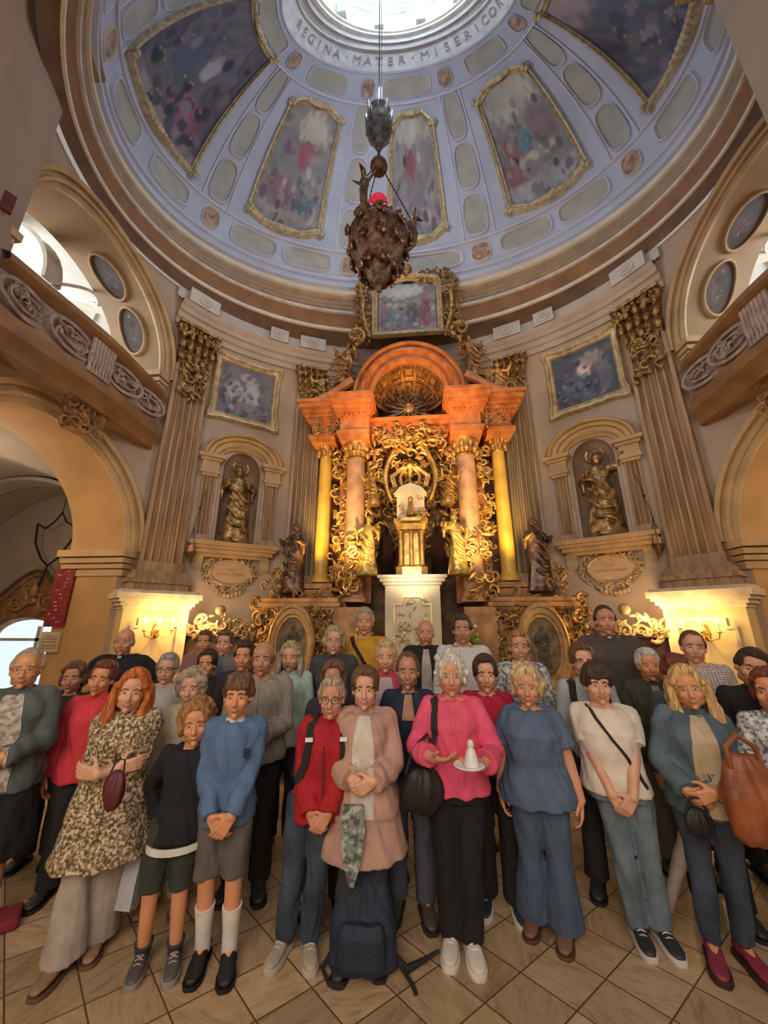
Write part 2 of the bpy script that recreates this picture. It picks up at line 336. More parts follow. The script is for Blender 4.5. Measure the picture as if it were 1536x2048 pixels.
# dome shell
mb = MB(); grid(lambda t, p: dome(p, t), lin(0, math.degrees(TM), 40), lin(-180, 180, 181), mb)
ceil = struct(mb.build('ceiling', DBLUE))
def dband(t0, t1, off, name, m, parent=ceil, p0=-180, p1=180, n=181):
    mb = MB(); rows = []
    for p in lin(p0, p1, n): rows.append([dome(p, t0), dome(p, t0+.15*(1 if t1 > t0 else -1), off), dome(p, t1-.15, off), dome(p, t1)])
    mb.rings(rows, cap=False, closed=False); o = mb.build(name, m, parent, angle=28); return o
dband(.2, 1.6, .07, 'ring_moulding', DBLUE); dband(3.2, 3.9, .06, 'ring_moulding', DWHITE); dband(12.6, 13.4, .05, 'ring_moulding', DWHITE); dband(53.6, 54.4, .06, 'ring_moulding', DWHITE); dband(60.6, 61.2, .06, 'ring_moulding', DWHITE)
D0 = 2.5
def meridian(p, t0, t1, w_, off, name, m):
    mb = MB(); rows = [[dome(p-w_, t), dome(p-w_*.7, t, off), dome(p+w_*.7, t, off), dome(p+w_, t)] for t in lin(t0, t1, 30)]
    mb.rings(rows, cap=False, closed=False); return mb.build(name, m, ceil, angle=28)
RIBS = [s*v for s in (-1, 1) for v in (19.5, 64.0, 116.0, 160.5)]
for rb in RIBS:
    for d in (-4.6, 4.6): meridian(D0+rb+d, 13, 53.8, .42, .045, 'rib_moulding', DWHITE)
def dpatch(name, pc, tc, hp, ht, mats, parent, n=4.0, rim=.06, inset=.004, N_=36, corner=None, rimw=(1.10, 1.06, 1.01, .98)):
    mb = MB(); rr = []
    def ol(k, s):
        a = 2*PI*k/N_; ca, sa = math.cos(a), math.sin(a); q = (abs(ca)**n+abs(sa)**n)**(-1/n)
        return pc+hp*s*ca*q, tc+ht*s*sa*q
    for s, o in ((rimw[0], .0), (rimw[1], rim), (rimw[2], rim), (rimw[3], inset), (.5, inset), (.02, inset)):
        rr.append([dome(*ol(k, s), o) for k in range(N_)])
    v = [p for r in rr for p in r]; mi = []
    for i in range(5):
        for j in range(N_): k = (j+1) % N_; mb.mi = 0 if i < 3 else 1; mb.add([], []); mb.f.append((i*N_+j, i*N_+k, (i+1)*N_+k, (i+1)*N_+j)); mb.m.append(mb.mi)
    mb.v = [tuple(p) for p in v]
    return mb.build(name, mats, parent)
for rb in RIBS:
    for t in (20.5, 34.8, 48.4): dpatch('stucco_panel', D0+rb, t, 3.4, 6.0, [DWHITE, DGREY], ceil, 3.2)
for pc, hp in [(0, 11.5)]+[(s*v, 10.5) for s in (-1, 1) for v in (41.5, 138.5)]+[(s*90, 17) for s in (-1, 1)]+[(180, 11.5)]:
    dpatch('stucco_panel', D0+pc, 57.4, hp, 2.2, [DWHITE, DGREY], ceil, 5)
for pc, hp in [(0, 12.5)]+[(s*v, 6.6) for s in (-1, 1) for v in (32.5, 49.5, 79.5, 100.5, 130.5, 147.5)]+[(180, 12.5)]:
    dpatch('stucco_panel', D0+pc, 8.5, hp*1.08, 3.0, [DWHITE, DGREY], ceil, 4)
for rb in RIBS:
    for t, hp, ht in ((57.5, 3.5, 2.1), (8.5, 2.7, 2.9)):
        dpatch('relief_medallion', D0+rb, t, hp, ht, [PALE if t < 20 else DWHITE, ROSE], ceil, 2.6, .06, .03)
# inscription band, throat and lantern
def rsw(prof, name, m, parent=ceil):
    mb = MB(); rows = [[Vector((a*math.sin(R(p)), WY+b*math.cos(R(p)), z)) for a, b, z in prof] for p in lin(-180, 180, 121)]
    mb.rings(rows, cap=False, closed=False); return mb.build(name, m, parent, angle=28)
rsw([(2.41, 1.06, 13.98), (2.34, 1.04, 14.12), (2.2, 1.02, 14.60)], 'inscription_band', mat('white_lilac_band', (.78, .78, .82), .7))
rsw([(2.2, 1.02, 14.60), (2.15, .97, 14.63), (2.15, .97, 14.70), (2.2, 1.02, 14.74), (2.12, 1.03, 14.95), (2.05, 1.0, 14.98), (2.08, 1.04, 15.1), (2.05, 1.06, 15.3)], 'lantern_throat', mat('grey_brown_throat', (.42, .38, .36), .6))
rsw([(2.05, 1.06, 15.3), (1.96, 1.02, 15.33), (1.96, 1.02, 15.40), (2.0, 1.08, 15.5), (1.92, 1.04, 15.53), (1.92, 1.04, 15.6), (1.98, 1.12, 15.7)], 'lantern_lip', mat('ivory_lip', (.85, .82, .74), .5))
lan = empty('dome_lantern', 'bright white daylit lantern drum with tall windows above the dome opening', 'lantern', (0, WY, 15.7))
mb = MB()
for k in range(12):
    a0 = 2*PI*(k+.5)/12; c = Vector((1.95*math.sin(a0), 1.1*math.cos(a0), 0)); mb.box((c.x, c.y, 1.4), (.22, .2, 2.8))
rr = [[(a*math.sin(2*PI*k/48), b*math.cos(2*PI*k/48), z) for k in range(48)] for a, b, z in ((1.98, 1.12, 0), (1.98, 1.12, .45), (2.15, 1.3, .45), (2.15, 1.3, .3))]
mb.rings(rr, cap=False)
rr = [[(a*math.sin(2*PI*k/48), b*math.cos(2*PI*k/48), z) for k in range(48)] for a, b, z in ((2.1, 1.3, 2.6), (1.9, 1.05, 2.6), (1.9, 1.05, 2.8), (1.4, .75, 3.4), (.1, .05, 3.6))]
mb.rings(rr); mb.build('drum', mat('lantern_white', (.86, .88, .90), .6), lan)
sky = mat('daylight_through_window', (.8, .9, 1), .5, emit=(.84, .93, 1.0), es=1.25)
for k in range(12):
    a0 = 2*PI*k/12; mb = MB(); c = Vector((2.02*math.sin(a0), 1.16*math.cos(a0), 0)); t = Vector((1.95*math.cos(a0), -1.1*math.sin(a0), 0)).normalized()
    M = Matrix.Translation(c) @ Matrix.Rotation(math.atan2(t.y, t.x), 4, 'Z')
    mb.box((0, .06, 1.5), (1.1, .02, 2.2), M); o = mb.build('window_pane', sky, lan)
    mb = MB()
    for x in (-.17, 0, .17): mb.box((x, 0, 1.5), (.02, .03, 2.2), M)
    for z in (.9, 1.3, 1.7, 2.1): mb.box((0, 0, z), (1.0, .03, .02), M)
    mb.build('window_bar', mat('grey_glazing_bar', (.55, .58, .6), .5), lan)
# letters of the painted inscription
def letter_mesh(ch):
    cu = bpy.data.curves.new('t', 'FONT'); cu.body = ch; cu.size = 1; cu.align_x = 'CENTER'; cu.extrude = .01
    o = bpy.data.objects.new('t', cu); col.objects.link(o); dg = bpy.context.evaluated_depsgraph_get()
    me = bpy.data.meshes.new_from_object(o.evaluated_get(dg)); bpy.data.objects.remove(o); return me
TXTM = mat('rose_brown_lettering', (.42, .28, .25), .7)
def place_text(txt, fn, name, parent, m):
    vs_, fs_ = [], []
    for i, ch in enumerate(txt):
        if ch == ' ': continue
        me = letter_mesh(ch); n = len(vs_); vs_ += [fn(i, v.co) for v in me.vertices]; fs_ += [tuple(q+n for q in p.vertices) for p in me.polygons]; bpy.data.meshes.remove(me)
    mb = MB(); mb.add(vs_, fs_); return mb.build(name, m, parent, smooth=False)
def band_pt(i, co):
    p = D0-76+i*6.75+co.x*7.5; t = min(1, max(-.1, .16+co.y*.85)); a = 2.34-.14*t; b = 1.04-.02*t; z = 14.12+.48*t
    q = Vector((a*math.sin(R(p)), WY+b*math.cos(R(p)), z)); n = Vector((-math.sin(R(p)), -math.cos(R(p)), -.3)); return q+n*(.012+co.z*.3)
place_text('REGINA·MATER·MISERICORDIAE·SALVE', band_pt, 'inscription_lettering', ceil, TXTM)
# ================================================================ paintings
PM = vcmat('oil_painting')
def paint(u, v, pal, blobs, seed):
    rs = np.random.RandomState(seed); h = np.zeros(u.shape)
    for k in range(1, 7):
        fx, fy, p1, p2 = rs.uniform(-3, 3)*k, rs.uniform(-3, 3)*k, rs.uniform(0, 6), rs.uniform(0, 6)
        h += np.sin(fx*2.2*u+fy*2.2*v+p1+1.6*np.sin(3*v*k*.7+p2))/k**.7
    h = (h-h.min())/(h.max()-h.min()+1e-6); i = h*(len(pal)-1); a = np.clip(i.astype(int), 0, len(pal)-2); f = (i-a)[..., None]
    P = np.array(pal); c = P[a]*(1-f)+P[a+1]*f
    for bx, by, rx, ry, cc in blobs:
        d = ((u-bx)/rx)**2+((v-by)/ry)**2 + .35*np.sin(u*40+seed)*np.sin(v*31); k = np.clip(1.6-d*1.3, 0, 1)[..., None]
        c = c*(1-k)+np.array(cc)*k*(.75+.5*h[..., None])
    q = np.random.RandomState(seed+50)
    for k in range(46):         # small clustered figures: draped bodies and pale heads
        bx, by = q.uniform(.05, .95), abs(q.normal(.12, .32)) % .9; rx, ry = q.uniform(.025, .07), q.uniform(.03, .08); cc = P[q.randint(len(P))]*q.uniform(.45, 1.5)+q.uniform(-.03, .05, 3)
        a_ = q.uniform(-.8, .8); du, dv = u-bx, v-by; X = du*math.cos(a_)+dv*math.sin(a_); Y = -du*math.sin(a_)+dv*math.cos(a_)
        m_ = np.clip(1.5-((X/rx)**2+(Y/ry)**2)*1.5, 0, .85)[..., None]; c = c*(1-m_)+np.clip(cc, 0, 1)*m_
        if k % 2: m_ = np.clip(1.4-(((u-bx)/.016)**2+((v-by-ry)/.014)**2)*1.3, 0, .8)[..., None]; c = c*(1-m_)+np.array((.46, .34, .28))*m_
    return np.clip(c, 0, 1)
def canvas(name, fn, pal, blobs, seed, parent, nu=90, nv=120, inside=None):
    us = lin(0, 1, nu); vv = lin(0, 1, nv); mb = MB(); grid(fn, us, vv, mb)
    o = mb.build(name, PM, parent); U, V = np.meshgrid(us, vv, indexing='ij'); C = paint(U.ravel(), V.ravel(), pal, blobs, seed)
    ca = o.data.color_attributes.new('paint', 'FLOAT_COLOR', 'POINT'); ca.data.foreach_set('color', np.c_[C, np.ones(len(C))].astype(np.float32).ravel()); return o
DP = [(.05, .055, .10), (.15, .15, .22), (.09, .11, .17), (.22, .20, .26), (.12, .16, .21), (.06, .05, .08)]
SP = [(.20, .18, .24), (.32, .32, .36), (.25, .28, .33), (.38, .39, .39), (.17, .15, .20)]
def dome_painting(pc, hp, t0, t1, label, seed, pal, blobs, hpt=None, tipw=0, cut=0):
    e = empty('dome_painting', label, 'painting', dome(pc, (t0+t1)/2), 0, 'framed paintings of the dome')
    def Q(u, v, off, g=0.0):
        tw = hp*(1-v)+(hpt or hp)*v; c = 0
        if cut: c = cut*max(0, (abs(2*u-1)-.55)/.45)
        vv = v; th = t0+(t1-t0)*vv
        if cut: th = th - (c if v > .5 else -c)*abs(2*v-1)
        return e.matrix_world.inverted() @ dome(pc+(2*u-1)*(tw+g), th + g*.9*(2*v-1), off) if False else dome(pc+(2*u-1)*(tw+g), th+g*.9*(2*v-1), off)-Vector(e.location)
    canvas('painted_scene', lambda u, v: Q(u, v, .02), pal, blobs, seed, e)
    mb = MB(); per = []
    K = 24
    per = [(k/K, 0) for k in range(K)]+[(1, k/K) for k in range(K)]+[(1-k/K, 1) for k in range(K)]+[(0, 1-k/K) for k in range(K)]
    rows = []
    for u, v in per:
        br = .35*(1 if (min(abs(u-.5), .5) < .18 and v in (0, 1)) else 0)
        rows.append([Q(u, v, o, g+(br if g > .5 else 0)) for g, o in ((-.3, .02), (-.2, .09), (.25, .07), (.5, .05), (.8, .11), (1.3, .12), (1.6, .05), (1.7, 0))])
    rows.append(rows[0]); mb.rings(rows, cap=False, closed=False)
    rnd = random.Random(seed)
    for v in (0, 1):
        for k in range(9):
            u = .5+(k-4)*.045; mb.ell(Q(u, v, .12, 1.0), (.07, .06, .07+.03*math.cos((k-4)*.7)), nu=8, nv=5)
    for u, v in ((0, 0), (1, 0), (0, 1), (1, 1)):
        for k in range(5): a = 2*PI*k/5; mb.ell(Q(u, v, .12, 1.0)+Vector((.07*math.cos(a), .02, .07*math.sin(a))), .05, nu=7, nv=5)
    mb.build('gilded_frame', mat('pale_gilt_frame', (.70, .60, .40), .45, .15, .2, 10), e, angle=25)
dome_painting(D0+1.2, 8.0, 17.5, 50.5, 'narrow dome painting of a rose robed figure, right behind the hanging lamp', 3, SP, [(.42, .62, .14, .17, (.36, .13, .18)), (.42, .82, .08, .05, (.6, .5, .45)), (.5, .28, .4, .22, (.30, .27, .34)), (.5, .93, .5, .12, (.55, .60, .58)), (.7, .2, .1, .1, (.5, .48, .5))], cut=3)
dome_painting(D0-41.5, 11.2, 16.5, 50.5, 'dome painting with a pink robed figure rising in clouds, left of the hanging lamp', 5, SP, [(.55, .66, .10, .15, (.46, .13, .20)), (.6, .85, .3, .15, (.58, .58, .54)), (.58, .70, .2, .06, (.40, .18, .24)), (.3, .3, .25, .16, (.28, .17, .24)), (.75, .22, .16, .12, (.12, .24, .30)), (.5, .08, .5, .08, (.42, .40, .42))], cut=2)
dome_painting(D0+41.5, 11.2, 16.5, 50.0, 'dome painting of a blue clothed group under open grey sky, right of the hanging lamp', 7, SP, [(.5, .90, .5, .2, (.52, .56, .54)), (.45, .5, .14, .12, (.12, .28, .40)), (.75, .55, .2, .2, (.30, .24, .30)), (.2, .35, .18, .3, (.26, .14, .18)), (.6, .38, .25, .05, (.60, .60, .55)), (.5, .12, .6, .1, (.40, .45, .52))], cut=2)
dome_painting(D0-92.5, 17.5, 16.5, 53.0, 'large dark violet dome painting at the left edge of the dome', 9, DP, [(.35, .5, .15, .2, (.10, .14, .24)), (.6, .6, .08, .12, (.45, .46, .55)), (.7, .25, .2, .15, (.30, .14, .24)), (.5, .05, .6, .07, (.34, .30, .34))], cut=0)
dome_painting(D0+92.5, 17.5, 16.5, 53.0, 'large dark blue dome painting at the right edge of the dome', 11, DP, [(.35, .5, .2, .3, (.14, .18, .26)), (.6, .5, .15, .3, (.20, .24, .30)), (.25, .9, .3, .2, (.40, .34, .40))], cut=0)
dome_painting(D0+139, 11, 16.5, 50.0, 'dome painting above the entrance side on the right', 13, SP, [(.5, .5, .2, .3, (.4, .3, .3))])
dome_painting(D0-139, 11, 16.5, 50.0, 'dome painting above the entrance side on the left', 15, SP, [(.5, .5, .2, .3, (.3, .3, .4))])
# ================================================================ side bays: galleries, chapels behind
def oval_frame(mb, M, rx, rz, w_=.05, th=.05, n=32):
    mb.rings([[M @ Vector(((rx+d)*math.cos(2*PI*k/n), -o, (rz+d)*math.sin(2*PI*k/n))) for k in range(n)] for d, o in ((0, 0), (0, th), (w_*.5, th*1.3), (w_, th), (w_, 0))], cap=False)
def scroll(mb, c, r, a0, turns, M, rad=.03, y=-.05, sgn=1, n=14):
    pts = []; rr = []
    for k in range(n):
        t = k/(n-1); a = a0+sgn*turns*2*PI*t; q = r*(1-.85*t); pts.append((c[0]+q*math.cos(a), y-.02*math.sin(PI*t), c[1]+q*math.sin(a))); rr.append(rad*(1-.45*t))
    mb.tube(pts, rr, 6, True, M)
def carve(mb, M, w_, h, n, seed, size=.09, dep=.07, mask=None):       # acanthus scrolls and leaves over a patch w x h in the local xz plane
    rnd = random.Random(seed)
    for i in range(n):
        x = rnd.uniform(-1, 1)*w_/2; z = rnd.uniform(-1, 1)*h/2
        if mask and not mask(2*x/w_, 2*z/h): continue
        s_ = size*rnd.uniform(.6, 1.3); k = rnd.random(); sg = 1 if x > 0 else -1
        if k < .5: scroll(mb, (x, z), s_, rnd.uniform(0, 6.28), .9, M, s_*.28, -dep*rnd.uniform(.3, 1), sg, 10)
        else:
            a = rnd.uniform(0, 6.28); L_ = M @ Matrix.Translation((x, -dep*rnd.uniform(.3, .9), z)) @ Matrix.Rotation(a, 4, 'Y') @ Matrix.Rotation(rnd.uniform(-.5, .5), 4, 'Z')
            mb.ell((0, 0, 0), (s_*.35, s_*.28, s_), L_, 6, 5)
for s, nm in ((-1, 'left'), (1, 'right')):
    g = empty('gallery_balcony', 'curved stucco gallery parapet across the %s side arch' % nm, 'balcony', wp(s*90, .5, 5.1))
    gi = Matrix.Translation(-Vector(g.location))
    bul = lambda p: .10+.52*math.sin(PI*(abs(p)-66.5)/47)**.8 if 66.5 < abs(p) < 113.5 else .1
    def sweep_g(prof, name, m, n=60):
        mb = MB(); rows = []
        for p in lin(67.0, 113, n): rows.append([gi @ wp(s*p, bul(p)+o, z) for o, z in prof])
        mb.rings(rows, cap=False, closed=False); return mb.build(name, m, g, angle=30)
    sweep_g([(-.12, 5.92), (-.12, 6.0), (.08, 6.0), (.10, 5.95), (.10, 5.90), (.04, 5.86), (-.02, 5.82), (-.02, 5.78)], 'handrail', SIENNA)
    sweep_g([(-.10, 5.9), (-.10, 5.25), (-.02, 5.22), (-.02, 5.84)], 'parapet_wall', mat('grey_rose_parapet', (.36, .26, .20), .7, 0, .15, 4))
    sweep_g([(-.02, 5.32), (.03, 5.30), (.03, 5.24), (.08, 5.2), (.08, 5.14), (.13, 5.10), (.13, 5.04), (.02, 4.98), (-.03, 4.9), (-.03, 4.84), (-.3, 4.84)], 'base_moulding', SIENNA)
    for i, p in enumerate((72, 81.5, 98.5, 108)):
        M = gi @ Matrix.Translation(wp(s*p, bul(p), 5.56)) @ Matrix.Rotation(warc(s*p)+(-s if p < 90 else s)*.25*(abs(p-90)/18), 4, 'Z')
        mb = MB(); oval_frame(mb, M, .34, .17, .05, .03); oval_frame(mb, M, .22, .09, .03, .03); carve(mb, M, .5, .22, 14, i+3, .06, .03)
        mb.build('oval_relief', mat('lilac_relief', (.40, .30, .25), .65, 0, .2, 9), g)
    for i in range(7):
        p = 87+i*1.1; M = gi @ Matrix.Translation(wp(s*p, bul(p)+.03, 5.26)) @ Matrix.Rotation(warc(s*p), 4, 'Z')
        mb = MB(); mb.lathe([(.03, 0), (.035, .04), (.02, .1), (.045, .26), (.03, .42), (.035, .52), (.03, .56)], (0, 0, 0), 8, M); mb.build('baluster', mat('lilac_relief', (.5, .4, .36)), g)
    M = gi @ Matrix.Translation(wp(s*88, .25, 4.78)) @ Matrix.Rotation(warc(s*88), 4, 'Z'); mb = MB()
    mb.prism([(-.2, .1), (-.14, -.3), (.14, -.3), (.2, .1)], .18, M); carve(mb, M @ Matrix.Translation((0, -.16, -.1)), .6, .4, 30, 7, .11, .08); mb.build('carved_keystone', WOOD, g)
    # paintings on the soffit of the upper arch
    for i, (tdeg, lab) in enumerate(((29, 'small oval painting of a figure low on the %s upper arch soffit'), (62, 'oval painting of a dark robed figure high on the %s upper arch soffit'))):
        t_ = R(tdeg); q0 = wp(s*(AC-AHW*math.cos(t_)), 0, UZ+UR*math.sin(t_)); e = empty('soffit_painting', lab % nm, 'painting', q0, 0, 'oval paintings on the arch soffits')
        def Q(r_, a, lift, t_=t_, q0=q0):
            tt = t_+r_*.235*math.sin(a); d = .47+r_*.22*math.cos(a); ph = AC-AHW*math.cos(tt); q = wp(s*ph, 0, UZ+UR*math.sin(tt))+Vector((s*d, 0, 0))
            n = Vector((0, -math.cos(tt)*-1, -math.sin(tt))); n = Vector((0, -1*math.cos(tt), -math.sin(tt)*.8)); return q+n.normalized()*lift-q0
        canvas('painted_scene', lambda u, v: Q(v, 2*PI*u, .015), [(.05, .045, .04), (.14, .09, .08), (.07, .075, .08), (.18, .13, .12)], [(.5, .3, .2, .3, (.16, .09, .09))], 20+i, e, 32, 10)
        mb = MB(); rows = [[Q(r_, 2*PI*k/40, l) for r_, l in ((1.0, .01), (1.02, .05), (1.12, .05), (1.15, 0))] for k in range(41)]
        mb.rings(rows, cap=False, closed=False); mb.build('oval_frame', OCHRE, e)
    # chapel under and room above the gallery
    x0, x1 = s*5.9, s*10.6; cxm = s*8.3
    mb = MB(); mb.add([(x0, 8.0, 0), (x1, 8.0, 0), (x1, 8.0, 4.9), (x0, 8.0, 4.9)], [(0, 1, 2, 3)]); mb.add([(x1, 0, 0), (x1, 8, 0), (x1, 8, 4.9), (x1, 0, 4.9)], [(0, 1, 2, 3)])
    mb.add([(x0, 5.9, 0), (x0, 8.0, 0), (x0, 8.0, 4.9), (x0, 5.9, 4.9)], [(0, 1, 2, 3)]); mb.add([(x0, 0, 0), (x0, 2.8, 0), (x0, 2.8, 4.9), (x0, 0, 4.9)], [(0, 1, 2, 3)])
    struct(mb.build('chapel_wall_'+nm, mat('taupe_chapel_plaster', (.42, .34, .27), .8, 0, .05, 2), smooth=False))
    def groin(x, y, z0, h, cx_, rx, cy_, ry): return z0+h*max(math.sqrt(max(0, 1-((x-cx_)/rx)**2)), math.sqrt(max(0, 1-((y-cy_)/ry)**2)))
    mb = MB(); grid(lambda x, y: Vector((x, y, groin(x, y, 2.75, 2.1, s*8.3, 2.42, 4.35, 3.72))), lin(x0, x1, 41), lin(.7, 7.98, 61), mb)
    for y in (6.9,): mb.rings([[(cxm+(2.4-d)*math.cos(a), y+o, 2.75+(2.05-d)*math.sin(a)) for a in lin(0, PI, 25)] for d, o in ((0, -.2), (.08, -.2), (.08, .2), (0, .2))], cap=False, closed=False)
    struct(mb.build('chapel_vault_'+nm, mat('taupe_chapel_plaster', (.5, .42, .35))))
    mb = MB(); zf = 4.98
    mb.box((s*8.2, 4, zf-.04), (4.8, 8.1, .08)); struct(mb.build('gallery_floor_'+nm, WOOD, smooth=False))
    mb = MB(); mb.add([(x1, 0, 5), (x1, 8, 5), (x1, 8, 9.5), (x1, 0, 9.5)], [(0, 1, 2, 3)])
    mb.add([(x0, 7.9, 5), (x1, 7.9, 5), (x1, 7.9, 9.5), (x0, 7.9, 9.5)], [(0, 1, 2, 3)])
    mb.add([(x0, .3, 5), (x1, .3, 5), (x1, .3, 9.5), (x0, .3, 9.5)], [(0, 1, 2, 3)])
    grid(lambda x, y: Vector((x, y, groin(x, y, 7.2, 1.75, s*8.3, 2.5, 4.2, 3.8))), lin(x0, x1, 41), lin(.3, 7.9, 61), mb)
    struct(mb.build('gallery_room_'+nm, WHITEP))
    mb = MB()
    for y in (2.2, 4.3, 6.2):
        mb.rings([[(cxm+(2.5-d)*math.cos(a), y+o, 7.2+(1.75-d)*math.sin(a)) for a in lin(0, PI, 25)] for d, o in ((0, -.14), (.07, -.14), (.07, .14), (0, .14))], cap=False, closed=False)
    for q in (-1, 1): mb.tube([(cxm+q*-s*0+2.46*q*math.cos(1.1*t), 4.3+2*t, 7.2+1.72*math.sin(1.1*t)) for t in lin(0, 1.2, 10)], .03, 6)
    mb.box((cxm, 7.86, 7.2), (4.6, .1, .16)); mb.box((x1-s*.06, 4, 7.2), (.12, 7.6, .16))
    struct(mb.build('vault_rib_'+nm, PALE))
    mb = MB(); mb.box((x1-s*.03, 5.2, 6.6), (.04, 1.6, 1.9)); mb.box((x1-s*.03, 2.2, 6.6), (.04, 1.6, 1.9)); o = struct(mb.build('window_1' if s < 0 else 'window_2', mat('daylight_gallery_window', (.8, .9, 1), .5, emit=(.86, .95, 1.0), es=2.2), smooth=False))
    mb = MB()
    for yc in (5.2, 2.2):
        for dy in (-.8, -.27, .27, .8): mb.box((x1-s*.07, yc+dy, 6.6), (.05, .05, 1.95))
        for dz in (-.97, 0, .97): mb.box((x1-s*.07, yc, 6.6+dz), (.05, 1.7, .05))
    mb.build('window_frame', mat('white_window_frame', (.75, .75, .72), .5), o)
# tie bar and little fittings on the left gallery vault
# near piers with their own cornice
def pier(poly, name, cz, m=PIERP):
    mb = MB(); n = len(poly)
    mb.rings([[(x, y, z) for x, y in poly] for z in (0, cz)], cap=False)
    o = struct(mb.build(name, m, smooth=False))
    mb = MB(); rr = []; c = Vector((sum(p[0] for p in poly)/n, sum(p[1] for p in poly)/n, 0))
    for e, z in ((0, cz), (.03, cz), (.03, cz+.06), (.06, cz+.09), (.06, cz+.26), (.10, cz+.30), (.10, cz+.36), (.14, cz+.40), (.14, cz+.46), (.19, cz+.5), (.19, cz+.56), (.23, cz+.6), (.23, cz+.68), (.06, cz+.70), (.04, cz+2.6)):
        row = []
        for i, (x, y) in enumerate(poly):
            a = Vector(poly[i-1]); b = Vector(poly[(i+1) % n]); p = Vector((x, y)); d = ((p-a).normalized()+(p-b).normalized()); d = d.normalized() if d.length > 1e-4 else Vector((0, 0)); row.append((x+d.x*e*1.3, y+d.y*e*1.3, z))
        rr.append(row)
    mb.rings(rr); struct(mb.build(name+'_cornice', mat('gilt_brown_pier_cornice', (.36, .21, .09), .5, .1, .12, 3), smooth=False))
pier([(-4.72, 3.0), (-3.75, 1.05), (-5.4, .6), (-6.3, 2.6)], 'wall_near_left', 9.32)
pier([(3.95, 3.0), (5.6, 2.75), (5.3, .7), (3.35, 1.2)], 'wall_near_right', 9.25)
mb = MB(); c = at(2, 396, 2.66); M = Matrix.Translation(c) @ Matrix.Rotation(R(63), 4, 'Z'); mb.box((0, 0, 0), (.22, .04, .26), M)
tag(mb.build('red_sign', mat('dark_red_plate', (.14, .02, .02), .5), smooth=False), 'dark red plate high on the beige pier at the left edge', 'sign')
# ================================================================ pilasters
def fluted(mb, w_, d, z0, z1, M, n=5):
    out = [(-w_, 0)]; fw = 2*w_*.86/n; x = -w_*.86; out += [(-w_, -d), (x, -d)]
    for i in range(n):
        a = x+i*fw
        for k in range(7): t = k/6; out.append((a+fw*(.12+.76*t), -d+.62*fw*math.sin(PI*t)))
    out += [(w_*.86, -d), (w_, -d), (w_, 0)]
    mb.rings([[M @ Vector((p[0]*s_, p[1], z)) for p in out] for z, s_ in ((z0, 1), (z1, .95))])
def leafcap(mb, M, w_, z0, h, d, seed, dens=1.0):
    rnd = random.Random(seed)
    mb.rings([[M @ Vector((x*q, -y, z0+z)) for x, y in ((-w_, 0), (-w_, d), (w_, d), (w_, 0))] for q, z in ((.92, 0), (1.0, h*.5), (1.18, h*.9))])
    for row in range(3):
        n = 5
        for i in range(n):
            x = (i-(n-1)/2)*2*w_/n*1.05*(1+.08*row); z = z0+h*(.08+.26*row)
            L_ = M @ Matrix.Translation((x, -d-.03-.03*row, z+h*.14)) @ Matrix.Rotation(-.35, 4, 'X') @ Matrix.Rotation(rnd.uniform(-.15, .15), 4, 'Y')
            mb.ell((0, 0, 0), (w_*.19, .05, h*.17), L_, 7, 5); mb.ell((0, -.045, h*.12), (w_*.13, .05, h*.05), L_, 6, 4)
    for sx in (-1, 1):
        scroll(mb, (sx*w_*.95, z0+h*.83), h*.18, PI/2, 1.3, M, h*.06, -d-.06, sx, 16); scroll(mb, (sx*w_*.35, z0+h*.86), h*.1, PI/2, 1.2, M, h*.035, -d-.07, -sx, 12)
    mb.box((0, -d*.75, z0+h*.96), (w_*2.6, d*1.5+.12, h*.08), M)
def moulds(mb, M, w_, d, z, steps):
    for dz, h, e in steps: mb.box((0, -(d+e)/2, z+dz+h/2), (2*(w_+e), d+e, h), M)
PILC = mat('cream_pilaster_stone', (.54, .41, .28), .5, 0, .12, 4)
def pilaster(name, phi, w_, z0, zb, zc, zt, label, marb, group):
    M0 = wframe(phi); e = empty(name, label, 'pilaster', wp(phi, 0, z0), 0, group); T = Matrix.Translation(-Vector(e.location)); M = T @ M0
    d = .17
    mb = MB(); fluted(mb, w_, d, zb, zc, M); mb.build('fluted_shaft', marb, e, angle=50)
    mb = MB(); moulds(mb, M, w_, d, z0, ((0, .13, .12), (.13, .07, .16), (.2, .07, .12), (.27, .07, .08), (.34, zb-z0-.34+.02, .02))); mb.build('moulded_base', MARB, e, smooth=False)
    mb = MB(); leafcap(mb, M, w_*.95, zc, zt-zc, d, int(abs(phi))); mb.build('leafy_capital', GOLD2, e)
    return e, M, d
